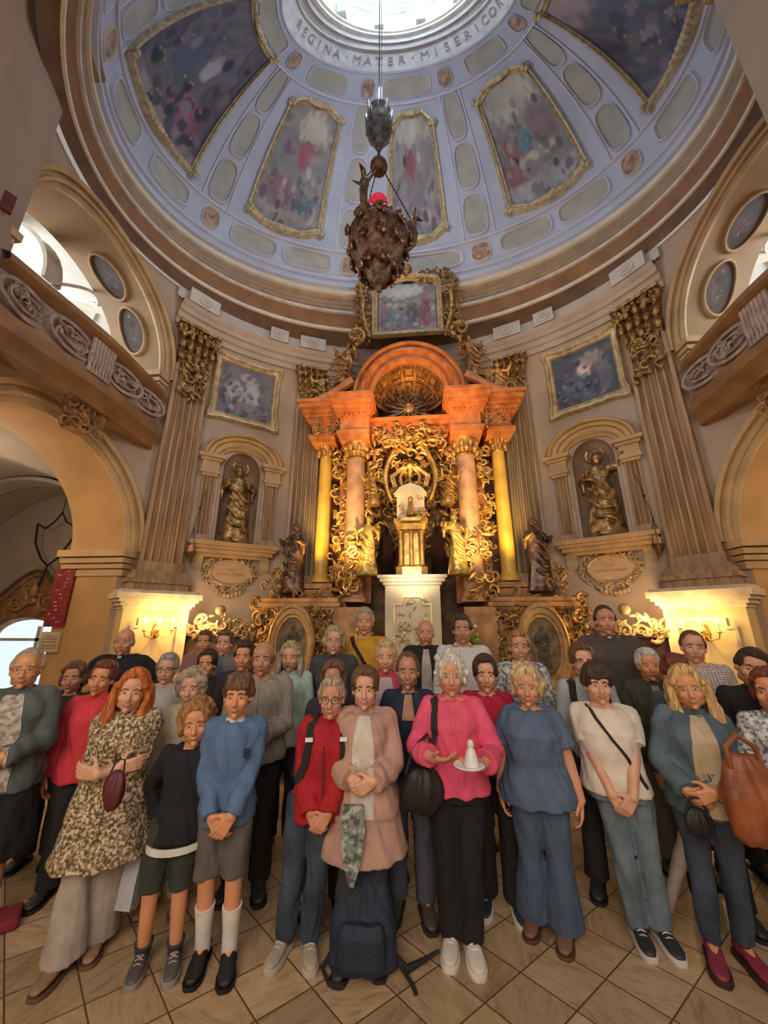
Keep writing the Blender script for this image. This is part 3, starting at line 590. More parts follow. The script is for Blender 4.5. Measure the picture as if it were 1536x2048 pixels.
for s, nm in ((-1, 'left'), (1, 'right')):
    e, M, d = pilaster('fluted_pilaster', s*60.5, .34, 2.30, 2.78, 6.78, 7.72, 'tall fluted brown marbled pilaster with gilt capital beside the %s gallery' % nm, MARB, 'tall outer pilasters')
    mb = MB(); carve(mb, M, .5, .9, 34, 5, .11, .1); mb2 = MB()
    Mg = M @ Matrix.Translation((0, -.16, 6.45)); mb2 = MB(); carve(mb2, Mg, .42, .75, 36, 5+s, .10, .10); mb2.build('carved_garland', GOLD2, e)
    # pedestal of the pilaster
    p = empty('pilaster_pedestal', 'cream lamp-lit pedestal with recessed front panel under the %s outer pilaster' % nm, 'pedestal', wp(s*60.5, 0, 0), 0, 'pilaster pedestals')
    M = Matrix.Translation(-Vector(p.location)) @ wframe(s*60.5)
    PED = mat('warm_cream_pedestal', (.74, .55, .28), .6, 0, .06, 2)
    mb = MB(); mb.box((0, -.21, 1.0), (.98, .42, 2.0), M); mb.build('pedestal_block', PED, p, smooth=False)
    mb = MB(); moulds(mb, M, .49, .42, 2.0, ((0, .05, .02), (.05, .06, .06), (.11, .05, .10), (.16, .09, .14), (.25, .05, .10))); mb.build('cornice', mat('cream_pedestal_cornice', (.74, .62, .46), .55), p, smooth=False)
    mb = MB(); moulds(mb, M, .49, .42, 0, ((0, .25, .06), (.25, .08, .03))); mb.build('plinth', PILC, p, smooth=False)
    mb = MB(); o_ = [(-.36, .5), (.36, .5), (.36, 1.75), (.26, 1.75), (.26, 1.86), (-.26, 1.86), (-.26, 1.75), (-.36, 1.75)]
    q_ = [(x*.9, 1.15+(z-1.15)*.94) for x, z in o_]
    mb.rings([[M @ Vector((x, -.42-o, z)) for x, z in r] for r, o in ((o_, 0), (o_, .03), (q_, .03), (q_, 0))], cap=False); mb.build('panel_moulding', mat('cream_pedestal_cornice', (.7, .6, .4)), p, smooth=False)
    # sconce
    q = empty('wall_sconce', 'lit brass candle sconce on the %s pilaster pedestal' % nm, 'wall lamp', wp(s*60.5, .44, 1.66), 0, 'wall sconces')
    M = wframe(s*60.5, 1.66, .43); M = Matrix.Translation(-Vector(q.location)) @ M
    mb = MB(); mb.lathe([(.005, -.12), (.03, -.1), (.05, 0), (.03, .1), (.005, .12)], (0, -.02, 0), 10, M)
    for x in (-.2, 0, .2): mb.tube([(0, -.03, -.02), (x*.4, -.14, -.1), (x*.9, -.16, -.07), (x, -.16, .0)], .009, 6, True, M); mb.lathe([(.012, 0), (.035, .01), (.035, .02), (.01, .02)], (x, -.16, 0), 10, M)
    mb.build('bracket', GOLD, q)
    for x in (-.2, 0, .2):
        mb = MB(); mb.lathe([(.011, 0), (.011, .11)], (x, -.16, .02), 8, M); mb.build('candle', mat('ivory_candle', (.9, .85, .7), .5), q)
        mb = MB(); mb.lathe([(.004, 0), (.016, .02), (.018, .035), (.004, .075)], (x, -.16, .13), 8, M); mb.build('flame_bulb', mat('glowing_bulb', (1, .9, .6), .4, emit=(1, .84, .45), es=22), q)
    a = wp(s*60.5, .78, 1.9); point('sconce_light', a, 13, (1.0, .66, .20), .05)
    a = wp(s*51, .62, 1.85); point('sconce_light_inner', a, 24, (1.0, .62, .28), .1)  # added fill to brighten the wall beside the sconce, no lamp hangs here
    # inner pilaster
    e, M, d = pilaster('fluted_pilaster', s*28.0, .30, 2.30, 2.7, 7.0, 7.72, 'grey brown fluted pilaster flanking the high altar on the %s' % nm, mat('grey_brown_marble_paint', (.40, .31, .22), .45, 0, .25, 2.2, 0, 30, (.24, .17, .11), stretch=(6, 6, .5)), 'inner pilasters beside the altar')
    # rosettes on the frieze
    for ph in (28, 38, 60.5):
        M = wframe(s*ph, 8.47, .10); mb = MB(); mb.box((0, -.05, 0), (.62 if ph != 38 else .42, .14, .34), M); mb.lathe([(.12, 0), (.13, .03), (.09, .04), (.06, .02), (.03, .06), (0.005, .07)], (0, 0, 0), 16, M @ Matrix.Translation((0, -.11, 0)) @ Matrix.Rotation(PI/2, 4, 'X'))
        struct(mb.build('trim_11_rosette', mat('pale_rosette_stone', (.60, .58, .54), .6, 0, .06, 4)))
# ================================================================ statues
def statue_mesh(mb, M, H, seed=0, raise_l=0.0, raise_r=0.0, lean=0.0, wings=False, child=False, hands=True):
    rnd = random.Random(seed); s_ = H/1.75; n = 22; rr = []
    ph = rnd.uniform(0, 6)
    for z, rx, ry, ox in ((0, .30, .24, 0), (.12, .29, .23, .0), (.4, .25, .20, .01), (.7, .22, .18, .03), (.92, .20, .17, .035), (1.05, .165, .135, .02), (1.2, .18, .13, 0), (1.34, .20, .12, -.01), (1.42, .15, .10, -.01), (1.46, .06, .06, 0), (1.52, .05, .055, 0)):
        amp = .12 if z < 1.1 else .03; row = []
        for k in range(n):
            a = 2*PI*k/n; f = 1+amp*math.sin(5*a+ph+z*2.2)+amp*.5*math.sin(9*a-z*3+ph)
            row.append((s_*(ox+lean*z+rx*f*math.cos(a)), s_*ry*f*math.sin(a), s_*z))
        rr.append(row)
    mb.rings(rr, True, M)
    hx = s_*lean*1.6; mb.ell((hx, -s_*.01, s_*1.63), (s_*.085, s_*.10, s_*.12), M, 12, 9); mb.ell((hx, s_*.035, s_*1.65), (s_*.10, s_*.10, s_*.115), M, 10, 7); mb.ell((hx, -s_*.10, s_*1.62), (s_*.014, s_*.02, s_*.03), M, 6, 4)
    if not child: mb.ell((hx, -s_*.075, s_*1.53), (s_*.05, s_*.04, s_*.07), M, 8, 6)
    for sx, ra in ((-1, raise_l), (1, raise_r)):
        sh = Vector((s_*(lean*1.3+sx*.18), 0, s_*1.36)); el = sh+Vector((sx*s_*(.10+.16*ra), -s_*.06, s_*(-.24+.28*ra))); wr = el+Vector((s_*sx*(-.12+.26*ra), -s_*.18, s_*(.02+.22*ra)))
        mb.cap(M @ sh, .075*s_, M @ el, .065*s_, 8); mb.cap(M @ el, .075*s_, M @ wr, .045*s_, 8); mb.ell(wr+Vector((0, -.03*s_, 0)), (.035*s_, .05*s_, .04*s_), M, 7, 5)
        mb.cap(M @ el, .05*s_, M @ (el+Vector((0, .02, -.22*s_))), .03*s_, 7)
    # drapery folds swung across the body
    for k in range(4):
        z0 = s_*(1.15-.22*k); pts = [(s_*(-.2+.42*t+lean*.6), -s_*(.17+.05*math.sin(PI*t)), z0-s_*.25*t+s_*.05*math.sin(6*t+k)) for t in lin(0, 1, 7)]
        mb.tube(pts, [s_*.03*(.5+math.sin(PI*t)) for t in lin(0, 1, 7)], 6, True, M)
    if wings:
        for sx in (-1, 1):
            for k in range(5):
                a = Vector((sx*s_*.1, s_*.1, s_*1.3)); b = a+Vector((sx*s_*(.28+.07*k), s_*.1, s_*(.45-.2*k))); mb.cap(M @ a, .05*s_, M @ b, .02*s_, 6)
STG = mat('antique_gilt_figure', (.52, .33, .14), .38, .55, .5, 8, .3, 30)
STD = mat('dark_bronze_figure', (.22, .14, .10), .42, .45, .5, 8, .3, 30)
def statue(loc, rz, H, label, m, group=None, name='saint_statue', **k):
    e = empty(name, label, 'statue', loc, rz, group)
    mb = MB(); statue_mesh(mb, Matrix.Identity(4), H, **k); mb.build('robed_figure', m, e, angle=60)
    mb = MB(); mb.lathe([(.30*H/1.75, -.02), (.32*H/1.75, 0), (.28*H/1.75, .05), (.27*H/1.75, .09)], (0, 0, 0), 14); mb.build('plinth', m, e)
    return e
# ================================================================ niches with surround
for s, nm in ((-1, 'left'), (1, 'right')):
    nb = empty('niche_surround', 'ochre stone niche surround with arched pediment on the %s wall' % nm, 'niche frame', wp(s*NI, 0, 3.0), 0, 'niche surrounds')
    T = Matrix.Translation(-Vector(nb.location)); M = T @ wframe(s*NI)
    for sx in (-1, 1):
        mb = MB(); fluted(mb, .12, .12, 3.42, 4.62, M @ Matrix.Translation((sx*.62, 0, 0)), 3); moulds(mb, M @ Matrix.Translation((sx*.62, 0, 0)), .12, .12, 3.28, ((0, .08, .05), (.08, .06, .02))); mb.build('side_pilaster', MARB, nb, angle=50)
        mb = MB(); moulds(mb, M @ Matrix.Translation((sx*.62, 0, 0)), .12, .12, 4.62, ((0, .06, .03), (.06, .06, .06), (.12, .2, .04), (.32, .06, .08), (.38, .07, .13))); mb.build('entablature_block', OCHRE, nb, smooth=False)
    mb = MB(); rows = []
    for k in range(33):
        a = PI*k/32; rows.append([M @ Vector((-(r)*math.cos(a)*1.0, -o, 5.07+(r*.72+q)*math.sin(a)+(0 if 2 < k < 30 else 0))) for r, o, q in ((.80, 0, 0), (.80, .22, 0), (.76, .26, 0), (.72, .26, 0), (.69, .19, 0), (.62, .17, 0), (.60, .12, 0), (.52, .10, -.02), (.49, .05, -.05), (.45, .05, -.06), (.44, 0, -.08))])
    mb.rings(rows, cap=False, closed=False); mb.build('arched_pediment', mat('gold_ochre_pediment', (.56, .35, .15), .5, .1, .12, 4), nb, angle=30)
    for sx in (-1, 1):
        mb = MB(); mb.rings([[M @ Vector((sx*x, -o, z)) for x, z in ((.44, 4.86), (.44, NZ0), (.50, NZ0), (.50, 4.86))] for o in (0, .06)]); mb.build('jamb_moulding', PILC, nb, smooth=False)
    mb = MB(); moulds(mb, M, .74, .24, 3.0, ((0, .06, -.06), (.06, .08, .0), (.14, .06, .05), (.20, .08, .09))); mb.build('sill', mat('gold_ochre_pediment', (.6, .5, .3)), nb, smooth=False)
    for sx in (-1, 1):
        mb = MB(); mb.rings([[M @ Vector((sx*.62+x, -y, z)) for x, y, z in ((-.09, 0, z), (-.09, d, z), (.09, d, z), (.09, 0, z))] for z, d in ((2.72, .03), (2.82, .12), (2.92, .1), (3.0, .2))]); mb.build('bracket', PILC, nb)
    # cartouche below
    c = empty('inscription_cartouche', 'carved oval cartouche with faded lettering under the %s statue niche' % nm, 'cartouche', wp(s*NI, .02, 2.72), 0, 'cartouches under the niches')
    Mc = Matrix.Translation(-Vector(c.location)) @ wframe(s*NI, 2.72, .02)
    mb = MB(); oval_frame(mb, Mc, .36, .22, .05, .05); rnd = random.Random(4)
    for k in range(18):
        a = 2*PI*k/18; scroll(mb, (.46*math.cos(a), .31*math.sin(a)), .07, a+1, .8, Mc, .022, -.05, 1 if math.cos(a) > 0 else -1, 9)
    for k in range(7): mb.ell((0+(k-3)*.07, -.05, -.38-.02*(3-abs(k-3))), (.04, .03, .05), Mc, 6, 4)
    mb.ell((0, -.06, .33), (.09, .05, .07), Mc, 8, 5); mb.build('scroll_frame', mat('tan_carved_frame', (.56, .38, .20), .5, .1, .3, 10), c)
    mb = MB(); mb.add([Mc @ Vector((.36*math.cos(2*PI*k/32), -.025, .22*math.sin(2*PI*k/32))) for k in range(32)], [tuple(range(32))]); mb.build('oval_plate', mat('tan_cartouche_plate', (.56, .38, .23), .6, 0, .08, 4), c, smooth=False)
    mb = MB()
    for z, w_ in ((.06, .06), (-.03, .24)):
        k = -w_
        while k < w_: mb.box((k, -.03, z), (.014 if w_ < .1 else .02, .006, .035), Mc); k += .034
    mb.build('faded_lettering', mat('faded_red_letters', (.50, .24, .14), .7), c, smooth=False)
    # statue inside the niche
    q = wp(s*NI, .0, NZ0+.05); q = q+(wframe(s*NI).to_3x3() @ Vector((0, .10, 0)))
    st_ = statue(q, warc(s*NI), 1.72, 'gilt bearded saint with halo in the %s wall niche' % nm, STG, 'niche statues', seed=3+s, raise_r=.75 if s > 0 else .2, raise_l=.15, lean=.03*s)
    mb = MB(); mb.rings([[(.0+.17*math.cos(2*PI*k/20)*q_, .07+o, 1.70+.17*math.sin(2*PI*k/20)*q_) for k in range(20)] for q_, o in ((1, 0), (1, .02), (.8, .03), (.8, 0))], cap=False); mb.build('halo', GOLD, st_)
    # painting above
    e = empty('wall_painting', ('faded grey painting of robed figures in stepped gilt frame above the left niche' if s < 0 else 'dark blue painting with a pale figure in stepped gilt frame above the right niche'), 'painting', wp(s*45.5, 0, 6.85), 0, 'paintings above the niches')
    T = Matrix.Translation(-Vector(e.location)); HPH = 7.4
    def WQ(u, v, off, g=0): return T @ wp(s*45.5+(2*u-1)*(HPH+g/.088), off, 6.12+(7.40-6.12)*v+g*(2*v-1))
    canvas('painted_scene', lambda u, v: WQ(u, v, .03), [(.08, .08, .10), (.20, .18, .22), (.12, .13, .18), (.26, .24, .28)] if s < 0 else [(.04, .05, .08), (.10, .11, .16), (.06, .08, .12), (.16, .14, .16)],
           [(.3, .45, .18, .25, (.44, .42, .44)), (.62, .5, .14, .3, (.40, .40, .44)), (.5, .8, .15, .1, (.35, .33, .36)), (.55, .2, .3, .1, (.26, .18, .24))] if s < 0 else [(.5, .6, .12, .16, (.62, .48, .42)), (.62, .75, .2, .15, (.34, .28, .30)), (.3, .3, .2, .3, (.10, .13, .18)), (.8, .4, .12, .3, (.16, .17, .22))], 30+s, e, 48, 48)
    mb = MB(); per = [(k/12, 0) for k in range(12)]+[(1, k/12) for k in range(12)]+[(1-k/12, 1) for k in range(12)]+[(0, 1-k/12) for k in range(13)]
    rows = []
    for u, v in per:
        ear = .05 if (abs(v-.5) > .34 and u in (0, 1)) or (abs(u-.5) > .34 and v in (0, 1)) else 0
        rows.append([WQ(u, v, o, g+(ear if g > .03 else 0)) for g, o in ((-.02, .03), (0, .07), (.03, .05), (.06, .05), (.09, .10), (.13, .11), (.16, .05), (.17, 0))])
    mb.rings(rows, cap=False, closed=False); mb.build('stepped_frame', mat('dull_gilt_frame', (.62, .48, .26), .42, .35, .2, 8), e, angle=25)
# small hanging sanctuary lamps
for s, nm in ((-1, 'left'), (1, 'right')):
    b = wp(s*(54.5), .25, 3.0); e = empty('vigil_lamp', 'small red glass vigil lamp hanging on chain near the %s niche' % nm, 'hanging lamp', b, 0, 'small vigil lamps')
    mb = MB(); mb.lathe([(.005, -.16), (.02, -.12), (.05, -.08), (.09, -.02), (.10, .02), (.07, .03)], (0, 0, 0), 14); mb.build('metal_bowl', BRASS, e)
    mb = MB(); mb.lathe([(.05, .02), (.06, .08), (.055, .14), (.045, .14)], (0, 0, 0), 12); mb.build('red_glass', mat('pale_red_glass', (.75, .30, .25), .2), e)
    mb = MB()
    for k in range(3): a = 2*PI*k/3; mb.tube([(.09*math.cos(a), .09*math.sin(a), 0), (0, 0, .5)], .005, 5)
    mb.tube([(0, 0, .5), (0, .22, 1.35)], .005, 5); mb.ell((0, .1, .9), .025, nu=6, nv=4); mb.build('chains', IRON, e)
# ================================================================ the hanging sanctuary lamp
LX, LY = -.38, 4.3
e = empty('sanctuary_lamp', 'large ornate bronze sanctuary lamp with ruby glass hanging from the dome', 'hanging lamp', (LX, LY, 6.5))
def GI(z): return z-6.5
rnd = random.Random(2); mb = MB()
mb.lathe([(.02, GI(6.48)), (.06, GI(6.55)), (.05, GI(6.62)), (.14, GI(6.70)), (.20, GI(6.85)), (.34, GI(7.05)), (.44, GI(7.3)), (.47, GI(7.5)), (.40, GI(7.62)), (.30, GI(7.72)), (.24, GI(7.84)), (.26, GI(7.9)), (.16, GI(7.92))], (0, 0, 0), 28); mb.build('bowl', BRASS, e)
mb = MB()
for k in range(9):
    a = 2*PI*k/9
    for z, r in ((7.5, .46), (7.2, .40), (6.9, .24), (7.75, .28)):
        M = Matrix.Translation((r*math.cos(a), r*math.sin(a), GI(z))) @ Matrix.Rotation(a+PI/2, 4, 'Z'); scroll(mb, (0, 0), .10, k, 1.1, M, .028, -.02, 1, 12); mb.ell((.05, -.04, -.05), (.04, .04, .08), M, 6, 5)
mb.build('acanthus_relief', mat('polished_bronze', (.30, .16, .08), .35, .8, .4, 10), e)
for k in range(3):
    a = 2*PI*k/3+.25; c, s_ = math.cos(a), math.sin(a)
    mb = MB(); mb.tube([(.42*c, .42*s_, GI(7.35)), (.56*c, .56*s_, GI(7.55)), (.58*c, .58*s_, GI(7.75)), (.50*c, .50*s_, GI(7.95)), (.62*c, .62*s_, GI(8.1)), (.72*c, .72*s_, GI(8.05))], [.05, .055, .06, .05, .035, .012], 8)
    mb.ell((.55*c, .55*s_, GI(7.92)), (.07, .07, .09)); 
    for q in (-1, 1): mb.cap((.56*c, .56*s_, GI(7.85)), .03, (.56*c-q*.18*s_, .56*s_+q*.18*c, GI(8.05)), .012, 6)
    mb.build('winged_arm', BRASS, e)
    mb = MB(); N_ = 16; pts = [Vector((.55*c, .55*s_, GI(8.0))).lerp(Vector((.08*c, .08*s_, GI(9.05))), t) for t in lin(0, 1, N_)]
    for i in range(N_-1):
        m_ = (pts[i]+pts[i+1])/2; d_ = (pts[i+1]-pts[i]); mb.cap(pts[i].lerp(pts[i+1], .1), .013, pts[i].lerp(pts[i+1], .8), .007, 5)
    mb.build('chain', IRON, e)
mb = MB(); mb.lathe([(.10, GI(7.9)), (.11, GI(7.95)), (.15, GI(8.05)), (.165, GI(8.2)), (.15, GI(8.3)), (.13, GI(8.3))], (0, 0, 0), 20)
g_ = mb.build('ruby_glass', mat('ruby_glass', (.62, .02, .06), .12, 0, .1, 3, emit=(.9, .02, .05), es=.25), e)
mb = MB(); mb.ell((0, 0, GI(9.12)), (.15, .15, .13)); mb.lathe([(.02, GI(9.2)), (.05, GI(9.3)), (.03, GI(9.4)), (.02, GI(9.5))], (0, 0, 0), 10); mb.build('chain_ball', BRASS, e)
mb = MB(); mb.lathe([(.02, GI(9.5)), (.07, GI(9.6)), (.10, GI(9.75)), (.20, GI(9.9)), (.22, GI(10.1)), (.19, GI(10.3)), (.21, GI(10.45)), (.10, GI(10.5)), (.03, GI(10.6))], (0, 0, 0), 18)
for k in range(8): a = 2*PI*k/8; mb.cap((.2*math.cos(a), .2*math.sin(a), GI(9.95)), .03, (.24*math.cos(a), .24*math.sin(a), GI(10.5)), .015, 6)
mb.build('crown_canopy', mat('tarnished_silver', (.26, .24, .22), .4, .8, .3, 10), e)
mb = MB(); mb.tube([(0, 0, GI(10.55)), (0, 0, GI(17.6))], .012, 6); mb.tube([(.05, 0, GI(10.5)), (.03, 0, GI(17.6))], .006, 5); mb.build('suspension_cable', IRON, e)
point('dome_bounce_fill', (LX, LY, 11.2), 75, (.92, .93, 1.0), .3)  # added fill light in place of daylight bounced around the dome
# ================================================================ chapel portals, plaques
for s, nm in ((-1, 'left'), (1, 'right')):
    e = empty('wooden_portal', 'carved brown wooden portal with curved pediment and daylit glass doorway in the %s chapel' % nm, 'doorway', (s*8.5, 7.95, 0))
    W_ = 1.04
    mb = MB(); out = [(-W_, 0), (-.80, 0), (-.80, 1.45)]+[(-.80*math.cos(a), 1.45+.42*math.sin(a)) for a in lin(.15, PI-.15, 17)]+[(.80, 1.45), (.80, 0), (W_, 0), (W_, 2.1)]+[(W_*math.cos(a), 2.1+.66*math.sin(a)**2.2) for a in lin(.12, PI-.12, 17)]+[(-W_, 2.1)]
    mb.prism(out, .18); mb.build('pediment_panel', WOOD, e, smooth=False)
    for d_, w0, m_ in ((.18, 1.16, WOOD), (.26, 1.22, DWOOD)):
        mb = MB(); pts = [(w0*(-1+2*t), -d_, 2.14+(.06 if d_ > .2 else 0)+.70*math.sin(PI*t)**2.4) for t in lin(0, 1, 33)]; mb.tube(pts, .055 if d_ < .2 else .035, 8); mb.build('ogee_moulding', m_, e)
    mb = MB(); mb.tube([(-.84*math.cos(a), -.2, 1.45+.46*math.sin(a)) for a in lin(0, PI, 25)], .04, 8); mb.build('arch_moulding', WOOD, e)
    mb = MB()
    for q in (-1, 1): scroll(mb, (q*.38, 2.22), .26, PI/2+q*.6, 1.1, Matrix.Translation((0, -.16, 0)), .05, -.03, q, 22)
    mb.ell((0, -.22, 2.45), (.09, .07, .22)); mb.ell((0, -.22, 2.24), (.13, .07, .09)); carve(mb, Matrix.Translation((0, -.14, 2.35)), 1.0, .5, 20, 4, .09, .06); mb.ell((0, -.2, 2.92), (.10, .08, .12)); mb.build('carved_cartouche', mat('honey_carved_wood', (.42, .23, .08), .42, 0, .3, 8), e)
    mb = MB()
    for q in (-1, 1): mb.box((q*.95, -.12, 1.0), (.18, .24, 2.0)); moulds(mb, Matrix.Translation((q*.95, 0, 0)), .09, .24, 2.0, ((0, .05, .02), (.05, .07, .05), (.12, .05, .08)))
    mb.build('post', WOOD, e, smooth=False)
    mb = MB(); mb.add([(-.8, -.02, 0), (-.8, -.02, 1.5)]+[(-.8*math.cos(a), -.02, 1.45+.42*math.sin(a)) for a in lin(.1, PI-.1, 15)]+[(.8, -.02, 1.5), (.8, -.02, 0)], [tuple(range(19))]); mb.build('daylit_glass', mat('daylit_door_glass', (.6, .7, .8), .3, emit=(.62, .76, .92), es=.95), e, smooth=False)
    mb = MB()
    for x in (.22,): mb.box((x, -.06, .85), (.09, .05, 1.7))
    mb.box((0, -.06, 1.42), (1.56, .05, .06)); mb.tube([(-.8*math.cos(a), -.06, 1.45+.42*math.sin(a)) for a in lin(0, PI, 21)], .03, 6); mb.build('door_frame', mat('cream_door_frame', (.78, .66, .50), .5), e)
    if s < 0: tag(e, 'carved brown wooden portal framing a daylit glass doorway in the left chapel')
    # chain chandelier in the lunette
    h = empty('hanging_chain_lamp', 'thin black chain lamp frame hanging before the %s chapel lunette' % nm, 'hanging lamp', (s*8.3, 7.7, 3.0))
    mb = MB(); mb.tube([(-.52, 0, 1.0), (-.45, 0, .55), (-.2, 0, .18), (0, 0, .02), (.22, 0, .2), (.5, 0, .7), (.62, 0, 1.08)], .022, 6)
    mb.tube([(-.52, 0, 1.02), (-.3, 0, .9), (-.1, 0, 1.05), (.05, 0, 1.28), (.2, 0, 1.05), (.4, 0, .95), (.62, 0, 1.1)], .02, 6); mb.tube([(0, 0, .02), (-.03, 0, -.2), (-.1, 0, -.42)], .02, 6); mb.tube([(.05, 0, 1.28), (.05, 0, 1.75)], .01, 5); mb.build('chain_frame', IRON, h)
    # red and cream plaques on the arch jamb
    x = s*5.72; mb = MB(); M = Matrix.Translation((x, 5.69, 2.22)); mb.box((0, 0, 0), (.34, .05, .98), M)
    e = tag(mb.build('hanging_banner', mat('wine_red_cloth', (.26, .02, .03), .7, 0, .3, 12), smooth=False), 'tall narrow wine red banner with faded figures on the %s arch jamb' % nm, 'banner', 'red banners in the arches')
    mb = MB(); rnd = random.Random(6)
    for k in range(14): mb.ell((rnd.uniform(-.1, .1), -.03, -.42+k*.062), (rnd.uniform(.012, .04), .006, .016), M, 6, 4)
    o = mb.build('faded_embroidery', mat('dusty_rose_thread', (.48, .22, .24), .8), e); 
    mb = MB(); mb.box((x, 5.69, 1.50), (.34, .04, .30)); e = tag(mb.build('wall_notice', mat('cream_framed_notice', (.58, .48, .32), .6), smooth=False), 'small cream framed notice under the red banner on the %s jamb' % nm, 'notice', 'framed notices')
    mb = MB()
    for z in (1.59, 1.55, 1.50, 1.45, 1.41): mb.box((x, 5.668, z), (.24-.1*(z > 1.58), .004, .012))
    mb.build('printed_lines', mat('faded_print', (.30, .22, .13), .7), e, smooth=False)
# ================================================================ high altar
alt = empty('high_altar', 'towering gilded and orange marbled high altar with columns and shell canopy', 'altar', (0, 7.4, 0))
AT = Matrix.Translation((0, -7.4, 0))
BAX, BAZ = 0, 0
def ab(mb, name, m, **k): return mb.build(name, m, alt, **k)
# retable wall behind
mb = MB(); mb.box((0, 7.95, 3.6), (4.2, .12, 7.2), AT); ab(mb, 'back_panel', mat('dark_umber_altar_panel', (.20, .11, .05), .5, .2, .4, 4), smooth=False)
# pedestals with icon arches
for s in (-1, 1):
    mb = MB()
    for x, y, w_, z0, z1, d in ((2.02, 7.2, 1.25, .3, 1.95, 1.0), (1.13, 7.05, .52, .3, 2.05, .9)):
        mb.box((s*x, y, (z0+z1)/2), (w_, d, z1-z0), AT)
    for i, (z, e_) in enumerate(((1.95, .02), (2.0, .05), (2.06, .09), (2.14, .05))): mb.box((s*2.02, 7.15, z+.035), (1.3+2*e_, .95+2*e_, .07), AT); 
    for z, e_ in ((2.2, 0), (2.3, -.04), (2.42, -.02)): mb.box((s*1.86, 7.4, z+.05), (.6+e_, .5+e_, .1), AT)
    ab(mb, 'pedestal', mat('brown_orange_marble_paint', (.56, .28, .11), .4, .1, .3, 4), smooth=False)
    mb = MB(); M = AT @ Matrix.Translation((s*2.05, 6.68, 1.6)); carve(mb, M, 1.4, 1.0, 150, 11+s, .10, .08); carve(mb, AT @ Matrix.Translation((s*2.75, 6.95, 1.85)), .45, .8, 40, 15, .11, .1); carve(mb, AT @ Matrix.Translation((s*1.75, 6.9, 2.1)), .9, .5, 40, 16, .10, .12)
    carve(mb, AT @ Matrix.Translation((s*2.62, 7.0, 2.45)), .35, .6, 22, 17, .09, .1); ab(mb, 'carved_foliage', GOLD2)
# columns
for s in (-1, 1):
    mb = MB(); mb.lathe([(.20, 0), (.20, .06), (.17, .08), (.18, .12), (.145, .16), (.145, 1.2), (.13, 2.55), (.125, 2.75)], (s*1.86, 7.4, 2.55), 24, AT); c = ab(mb, 'yellow_column', YELM)
    mb = MB(); mb.lathe([(.13, 0), (.14, .04), (.13, .08), (.2, .38), (.22, .42)], (s*1.86, 7.4, 5.24), 16, AT)
    for k in range(16):
        a = 2*PI*k/8+(.4 if k > 7 else 0); z = 5.36+(.14 if k > 7 else 0); mb.ell((s*1.86+.17*math.cos(a), 7.4+.17*math.sin(a), z), (.05, .05, .08), AT, 6, 5)
    ab(mb, 'gilt_capital', GOLD)
    mb = MB(); mb.lathe([(.27, 0), (.27, .06), (.23, .09), (.24, .13), (.20, .18), (.205, 1.2), (.185, 2.7), (.18, 2.95)], (s*1.13, 7.1, 2.15), 24, AT); ab(mb, 'rose_column', PINKM)
    mb = MB(); mb.lathe([(.18, 0), (.2, .04), (.18, .08), (.26, .36), (.28, .40)], (s*1.13, 7.1, 5.02), 16, AT)
    for k in range(16):
        a = 2*PI*k/8+(.4 if k > 7 else 0); z = 5.15+(.14 if k > 7 else 0); mb.ell((s*1.13+.23*math.cos(a), 7.1+.23*math.sin(a), z), (.065, .065, .09), AT, 6, 5)
    ab(mb, 'gilt_capital', GOLD)
    # gilt garlands along the columns and between them
    mb = MB(); carve(mb, AT @ Matrix.Translation((s*1.50, 7.42, 4.0)), .30, 2.9, 95, 21+s, .09, .10); ab(mb, 'carved_garland', GOLD); mb = MB(); carve(mb, AT @ Matrix.Translation((s*.78, 7.25, 4.2)), .30, 2.3, 80, 25+s, .10, .12); ab(mb, 'carved_garland', GOLD); mb = MB(); carve(mb, AT @ Matrix.Translation((s*1.2, 6.86, 2.8)), .5, 1.2, 50, 28+s, .10, .12)
    ab(mb, 'carved_garland', GOLD)
    mb = MB(); mb.box((s*.92, 7.6, 3.7), (.14, .1, 3.1), AT); mb.box((s*1.5, 7.7, 3.9), (.16, .1, 2.9), AT); ab(mb, 'backing_pilaster', REDM, smooth=False)
    # entablature blocks over the columns
    mb = MB()
    for (x, y, w_, d) in ((1.86, 7.45, .52, .7), (1.13, 7.2, .60, .9)):
        for z, h, e_ in ((5.52, .10, 0), (5.62, .08, .04), (5.70, .30, 0), (6.0, .07, .06), (6.07, .07, .13), (6.14, .08, .20), (6.22, .10, .30), (6.32, .07, .36)):
            mb.box((s*(x+(.04 if e_ else 0)), y-e_*.5, z+h/2-(.12 if x < 1.5 else 0)), (w_+e_*(1.3 if x > 1.5 else .9), d+e_, h), AT)
    
        for i_ in range(6):
            mb.box((s*(x-w_/2+(i_+.5)*w_/6), y-d/2-.08, 6.03-(.12 if x < 1.5 else 0)), (.045, .07, .06), AT)
    ab(mb, 'entablature_block', REDM, smooth=False)
    mb = MB(); carve(mb, AT @ Matrix.Translation((s*1.5, 6.85, 5.75)), 1.1, .35, 40, 31+s, .08, .06); ab(mb, 'frieze_carving', GOLD2); mb = MB(); scroll(mb, (s*2.15, 6.65), .2, PI, 1.2, AT @ Matrix.Translation((0, 7.1, 0)), .055, 0, s, 18); ab(mb, 'cornice_scroll', GOLD2)
    mb = MB(); pts = [(s*(1.25+.85*t), 7.1, 6.60+.42*math.sin(PI*(1-t)*.5)*(1-t)) for t in lin(0, 1, 14)]; mb.tube(pts, [.11-.05*t for t in lin(0, 1, 14)], 8, True, AT); ab(mb, 'broken_pediment', REDM)
